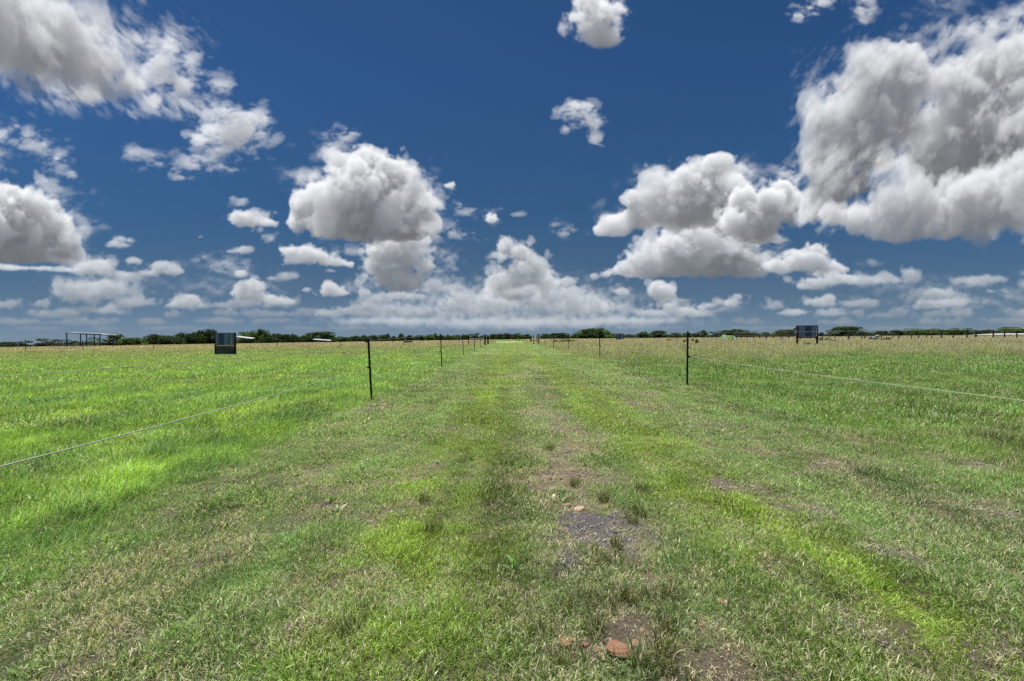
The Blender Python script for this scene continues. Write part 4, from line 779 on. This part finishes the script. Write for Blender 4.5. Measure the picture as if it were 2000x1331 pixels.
def trunk_mesh(seed):
    r = np.random.default_rng(seed); m = MB(); m.tube([(0, 0, -.02), (.01, 0, .15), (.0, .01, .4)], [.045, .032, .022], 7)
    for k in range(6):
        a = r.random()*6.28; q = r.uniform(.18, .34); m.tube([(0, 0, .2+.03*k), (math.cos(a)*q*.5, math.sin(a)*q*.5, .38+.03*k), (math.cos(a)*q, math.sin(a)*q, .55+.06*k)], [.02, .014, .006], 5)
    me = bpy.data.meshes.new('trunk'); me.from_pydata(m.v, [], m.f); me.materials.append(BARK); return me
CROWN = {'dome': [crown_mesh(s, 34, 3600, LEAF[s % 2 if s != 2 else 0], .04, 1.0) for s in range(4)], 'low': [crown_mesh(10+s, 22, 2600, LEAF[(0, 2, 0)[s]], .0, .8) for s in range(3)], 'tall': [crown_mesh(20+s, 20, 2600, LEAF[(1, 0, 0)[s]], .08, .55) for s in range(3)], 'ragged': [crown_mesh(30+s, 14, 1700, LEAF[(2, 0, 0)[s]], .06, .7, .032) for s in range(3)]}
TRUNK = [trunk_mesh(s) for s in range(3)]
TREES = [ # left px, right px, top px, kind
 (4, 30, 669, 'low'), (24, 60, 667, 'ragged'), (70, 121, 662.5, 'ragged'), (132, 160, 667.5, 'low'), (150, 184, 664, 'ragged'), (186, 243, 653.5, 'ragged'), (236, 278, 659.5, 'dome'), (276, 292, 664, 'low'), (283, 318, 652, 'dome'), (314, 346, 655, 'dome'), (334, 374, 646.5, 'ragged'), (366, 394, 648, 'dome'), (388, 428, 642, 'dome'),
 (464, 480, 654, 'low'), (470, 512, 646.5, 'dome'), (500, 529, 645, 'tall'), (522, 560, 651, 'dome'), (556, 574, 650.5, 'tall'), (566, 608, 654, 'low'), (592, 618, 648, 'tall'), (612, 656, 649.5, 'dome'), (644, 666, 659, 'low'), (660, 684, 657.5, 'dome'), (685, 708, 655.5, 'dome'), (703, 722, 655.5, 'low'), (718, 744, 656, 'dome'), (740, 762, 652.5, 'tall'), (758, 780, 656.5, 'low'), (775, 791, 652.5, 'tall'), (787, 816, 654.5, 'low'), (812, 831, 653.5, 'tall'), (829, 850, 654.5, 'dome'), (843, 858, 652.5, 'tall'), (855, 874, 651.5, 'ragged'), (870, 890, 655.5, 'dome'), (884, 904, 654.5, 'low'), (901, 918, 653.5, 'dome'), (915, 942, 652, 'ragged'), (938, 960, 656, 'low'), (955, 973, 653.5, 'dome'), (968, 986, 650.5, 'tall'), (980, 998, 650, 'dome'), (992, 1006, 651.5, 'tall'), (1003, 1018, 650.5, 'dome'), (1014, 1036, 653.5, 'low'),
 (1055, 1080, 652.5, 'low'), (1075, 1114, 651.5, 'dome'), (1110, 1134, 653.5, 'low'), (1127, 1191, 640.5, 'dome'), (1189, 1207, 651.5, 'low'), (1216, 1250, 653, 'low'), (1245, 1268, 649, 'dome'), (1266, 1307, 647.3, 'dome'), (1305, 1336, 650.5, 'ragged'), (1333, 1355, 651.5, 'low'), (1352, 1368, 649.5, 'tall'), (1362, 1386, 646.5, 'tall'), (1386, 1420, 648.7, 'ragged'), (1411, 1465, 642.5, 'dome'), (1460, 1484, 650.5, 'low'), (1484, 1518, 649, 'ragged'), (1512, 1540, 644, 'dome'), (1536, 1562, 641.3, 'tall'), (1596, 1610, 650.5, 'dome'), (1615, 1637, 649, 'low'), (1629, 1684, 639.3, 'dome'), (1677, 1694, 650, 'low'), (1690, 1708, 648.5, 'ragged'), (1706, 1731, 647.5, 'dome'), (1728, 1742, 649.5, 'low'), (1738, 1768, 645.3, 'dome'), (1762, 1780, 648.5, 'low'), (1772, 1828, 641.8, 'dome'), (1842, 1890, 642.5, 'dome'), (1908, 1944, 645.3, 'ragged'), (1932, 1962, 644, 'low'), (1952, 1984, 640.5, 'dome'), (1974, 2020, 640.8, 'dome'), (2012, 2060, 643, 'dome'), (-40, 8, 668, 'low'), (1885, 1912, 649.6, 'low')]
MARK = ((175, 'the open hay shed'), (440, 'the left feeder'), (627, 'the second low white shed'), (724, 'the nearest left lane post'), (863, 'the second left lane post'), (950, 'the left gateway posts'), (1045, 'the right gateway posts'), (1171, 'the second right lane post'), (1343, 'the nearest right lane post'), (1420, 'the fallen green canopy'), (1576, 'the right feeder'), (1711, 'the overturned cart'), (1906, 'the thickest right fence post'))
KIND = {'dome': 'rounded dark tree', 'low': 'low bushy tree', 'tall': 'upright tree', 'ragged': 'open ragged tree'}
PLACE = {}
for i, (a, b, tp, k) in enumerate(sorted(TREES)):
    c = (a+b)/2; mk = min(MARK, key=lambda q: abs(q[0]-c)); s = 'left' if c < mk[0] else 'right'; PLACE.setdefault((mk[1], s), []).append((abs(c-mk[0]), a, b, tp, k))
NTH = ['first', 'second', 'third', 'fourth', 'fifth', 'sixth', 'seventh', 'eighth', 'ninth', 'tenth']
rnd = random.Random(4)
for (mk, s), lst in PLACE.items():
    for i, (_, a, b, tp, k) in enumerate(sorted(lst)):
        c = (a+b)/2; yy = 300+rnd.uniform(-14, 30)+(40 if k == 'low' else 0); p = at_depth(c, 660, yy); Wd = (b-a)/FPX*yy*1.06; g0 = gz(p.x, yy); Hh = (at_depth(c, tp, yy).z-g0)*1.10
        e = empty('tree', (p.x, yy, g0), f'{KIND[k]} on the skyline, {NTH[i]} {s} of {mk}', 'tree', 'trees along the horizon', rnd.random()*6.28)
        lst_ = CROWN[k]; cr = link(bpy.data.objects.new('crown', lst_[rnd.randrange(len(lst_))])); cr.parent = e; cr.scale = (Wd, Wd, Hh)
        tk = link(bpy.data.objects.new('trunk', TRUNK[rnd.randrange(3)])); tk.parent = e; tk.scale = (Wd*.8, Wd*.8, Hh)
# the low wood behind the single trees: one dark mass
rw = np.random.default_rng(8); V = []; F = []; TN = []
for p0, p1, hh in ((283, 662, 4.3), (662, 1038, 3.4), (1055, 1132, 2.8), (1188, 1564, 2.5), (1612, 1640, 2.0), (1676, 1840, 2.2), (1905, 2060, 2.6)):
    px = p0
    while px < p1:
        yy = rw.uniform(345, 385); c = at_depth(px, 660, yy); w_ = rw.uniform(2.0, 4.2); h_ = hh*rw.uniform(.7, 1.25); g0 = gz(c.x, yy); tn = rw.uniform(.7, 1.3); px += w_*.75/yy*FPX
        for k in range(150):
            d = rw.standard_normal(3); d /= np.linalg.norm(d); q = np.array((c.x+d[0]*w_, yy+d[1]*w_*.8, h_*.5+d[2]*h_*.55))
            if q[2] < 0: continue
            q[2] += g0; u = rw.standard_normal(3); u /= np.linalg.norm(u); w = np.cross(u, d+.5*rw.standard_normal(3)); w /= np.linalg.norm(w); s_ = rw.uniform(.25, .6); i0 = len(V)
            V += [tuple(q-u*s_), tuple(q+w*s_*.6), tuple(q+u*s_), tuple(q-w*s_*.6)]; F.append((i0, i0+1, i0+2, i0+3)); TN += [tn*rw.uniform(.7, 1.3)]*4
me = bpy.data.meshes.new('far_wood'); me.from_pydata(V, [], F); me.materials.append(LEAF[0]); a_ = me.attributes.new('tone', 'FLOAT', 'POINT'); a_.data.foreach_set('value', np.array(TN, np.float32))
tag(link(bpy.data.objects.new('far_wood', me)), 'far low dark wood along the horizon behind the single trees', 'wood', kind='stuff')
# shrubs in the right field
SHM = [crown_mesh(50+s, 12, 900, SHRUB, -.1, .8, .05) for s in range(3)]
for px, pb, w, h, y, lb in ((1359, 672.5, 19, 13, 62, 'rounded olive shrub just right of the nearest right lane post'), (1338, 670, 12, 8, 70, 'small olive shrub half hidden by the nearest right lane post'), (1306, 664, 10, 5, 110, 'small low shrub beside the thin post left of the nearest right lane post'), (1099, 667.5, 34, 8, 100, 'long yellowish green shrub patch right of the right gateway'), (1120, 667, 12, 6, 104, 'small yellowish shrub at the right end of the long shrub patch'),
                            (1604, 665, 13, 7, 85, 'leafy weed close to the right leg of the right feeder'), (1618, 663, 10, 6, 90, 'leafy weed second to the right of the right feeder'), (1629, 669, 14, 6, 75, 'dark leafy weed third to the right of the right feeder'), (1576, 672, 13, 8, 54, 'spiky dark weed growing under the right feeder'), (1733, 665, 26, 7, 85, 'low green weed patch right of the overturned cart')):
    p = at_depth(px, pb, y); o = link(bpy.data.objects.new('shrub', SHM[int(px) % 3])); o.location = (p.x, y, 0); W = w/FPX*y; o.scale = (W, W*.8, max(.5, p.z+h/FPX*y)); o.rotation_euler = (0, 0, px); tag(o, lb, 'shrub', 'shrubs and weeds in the right field')
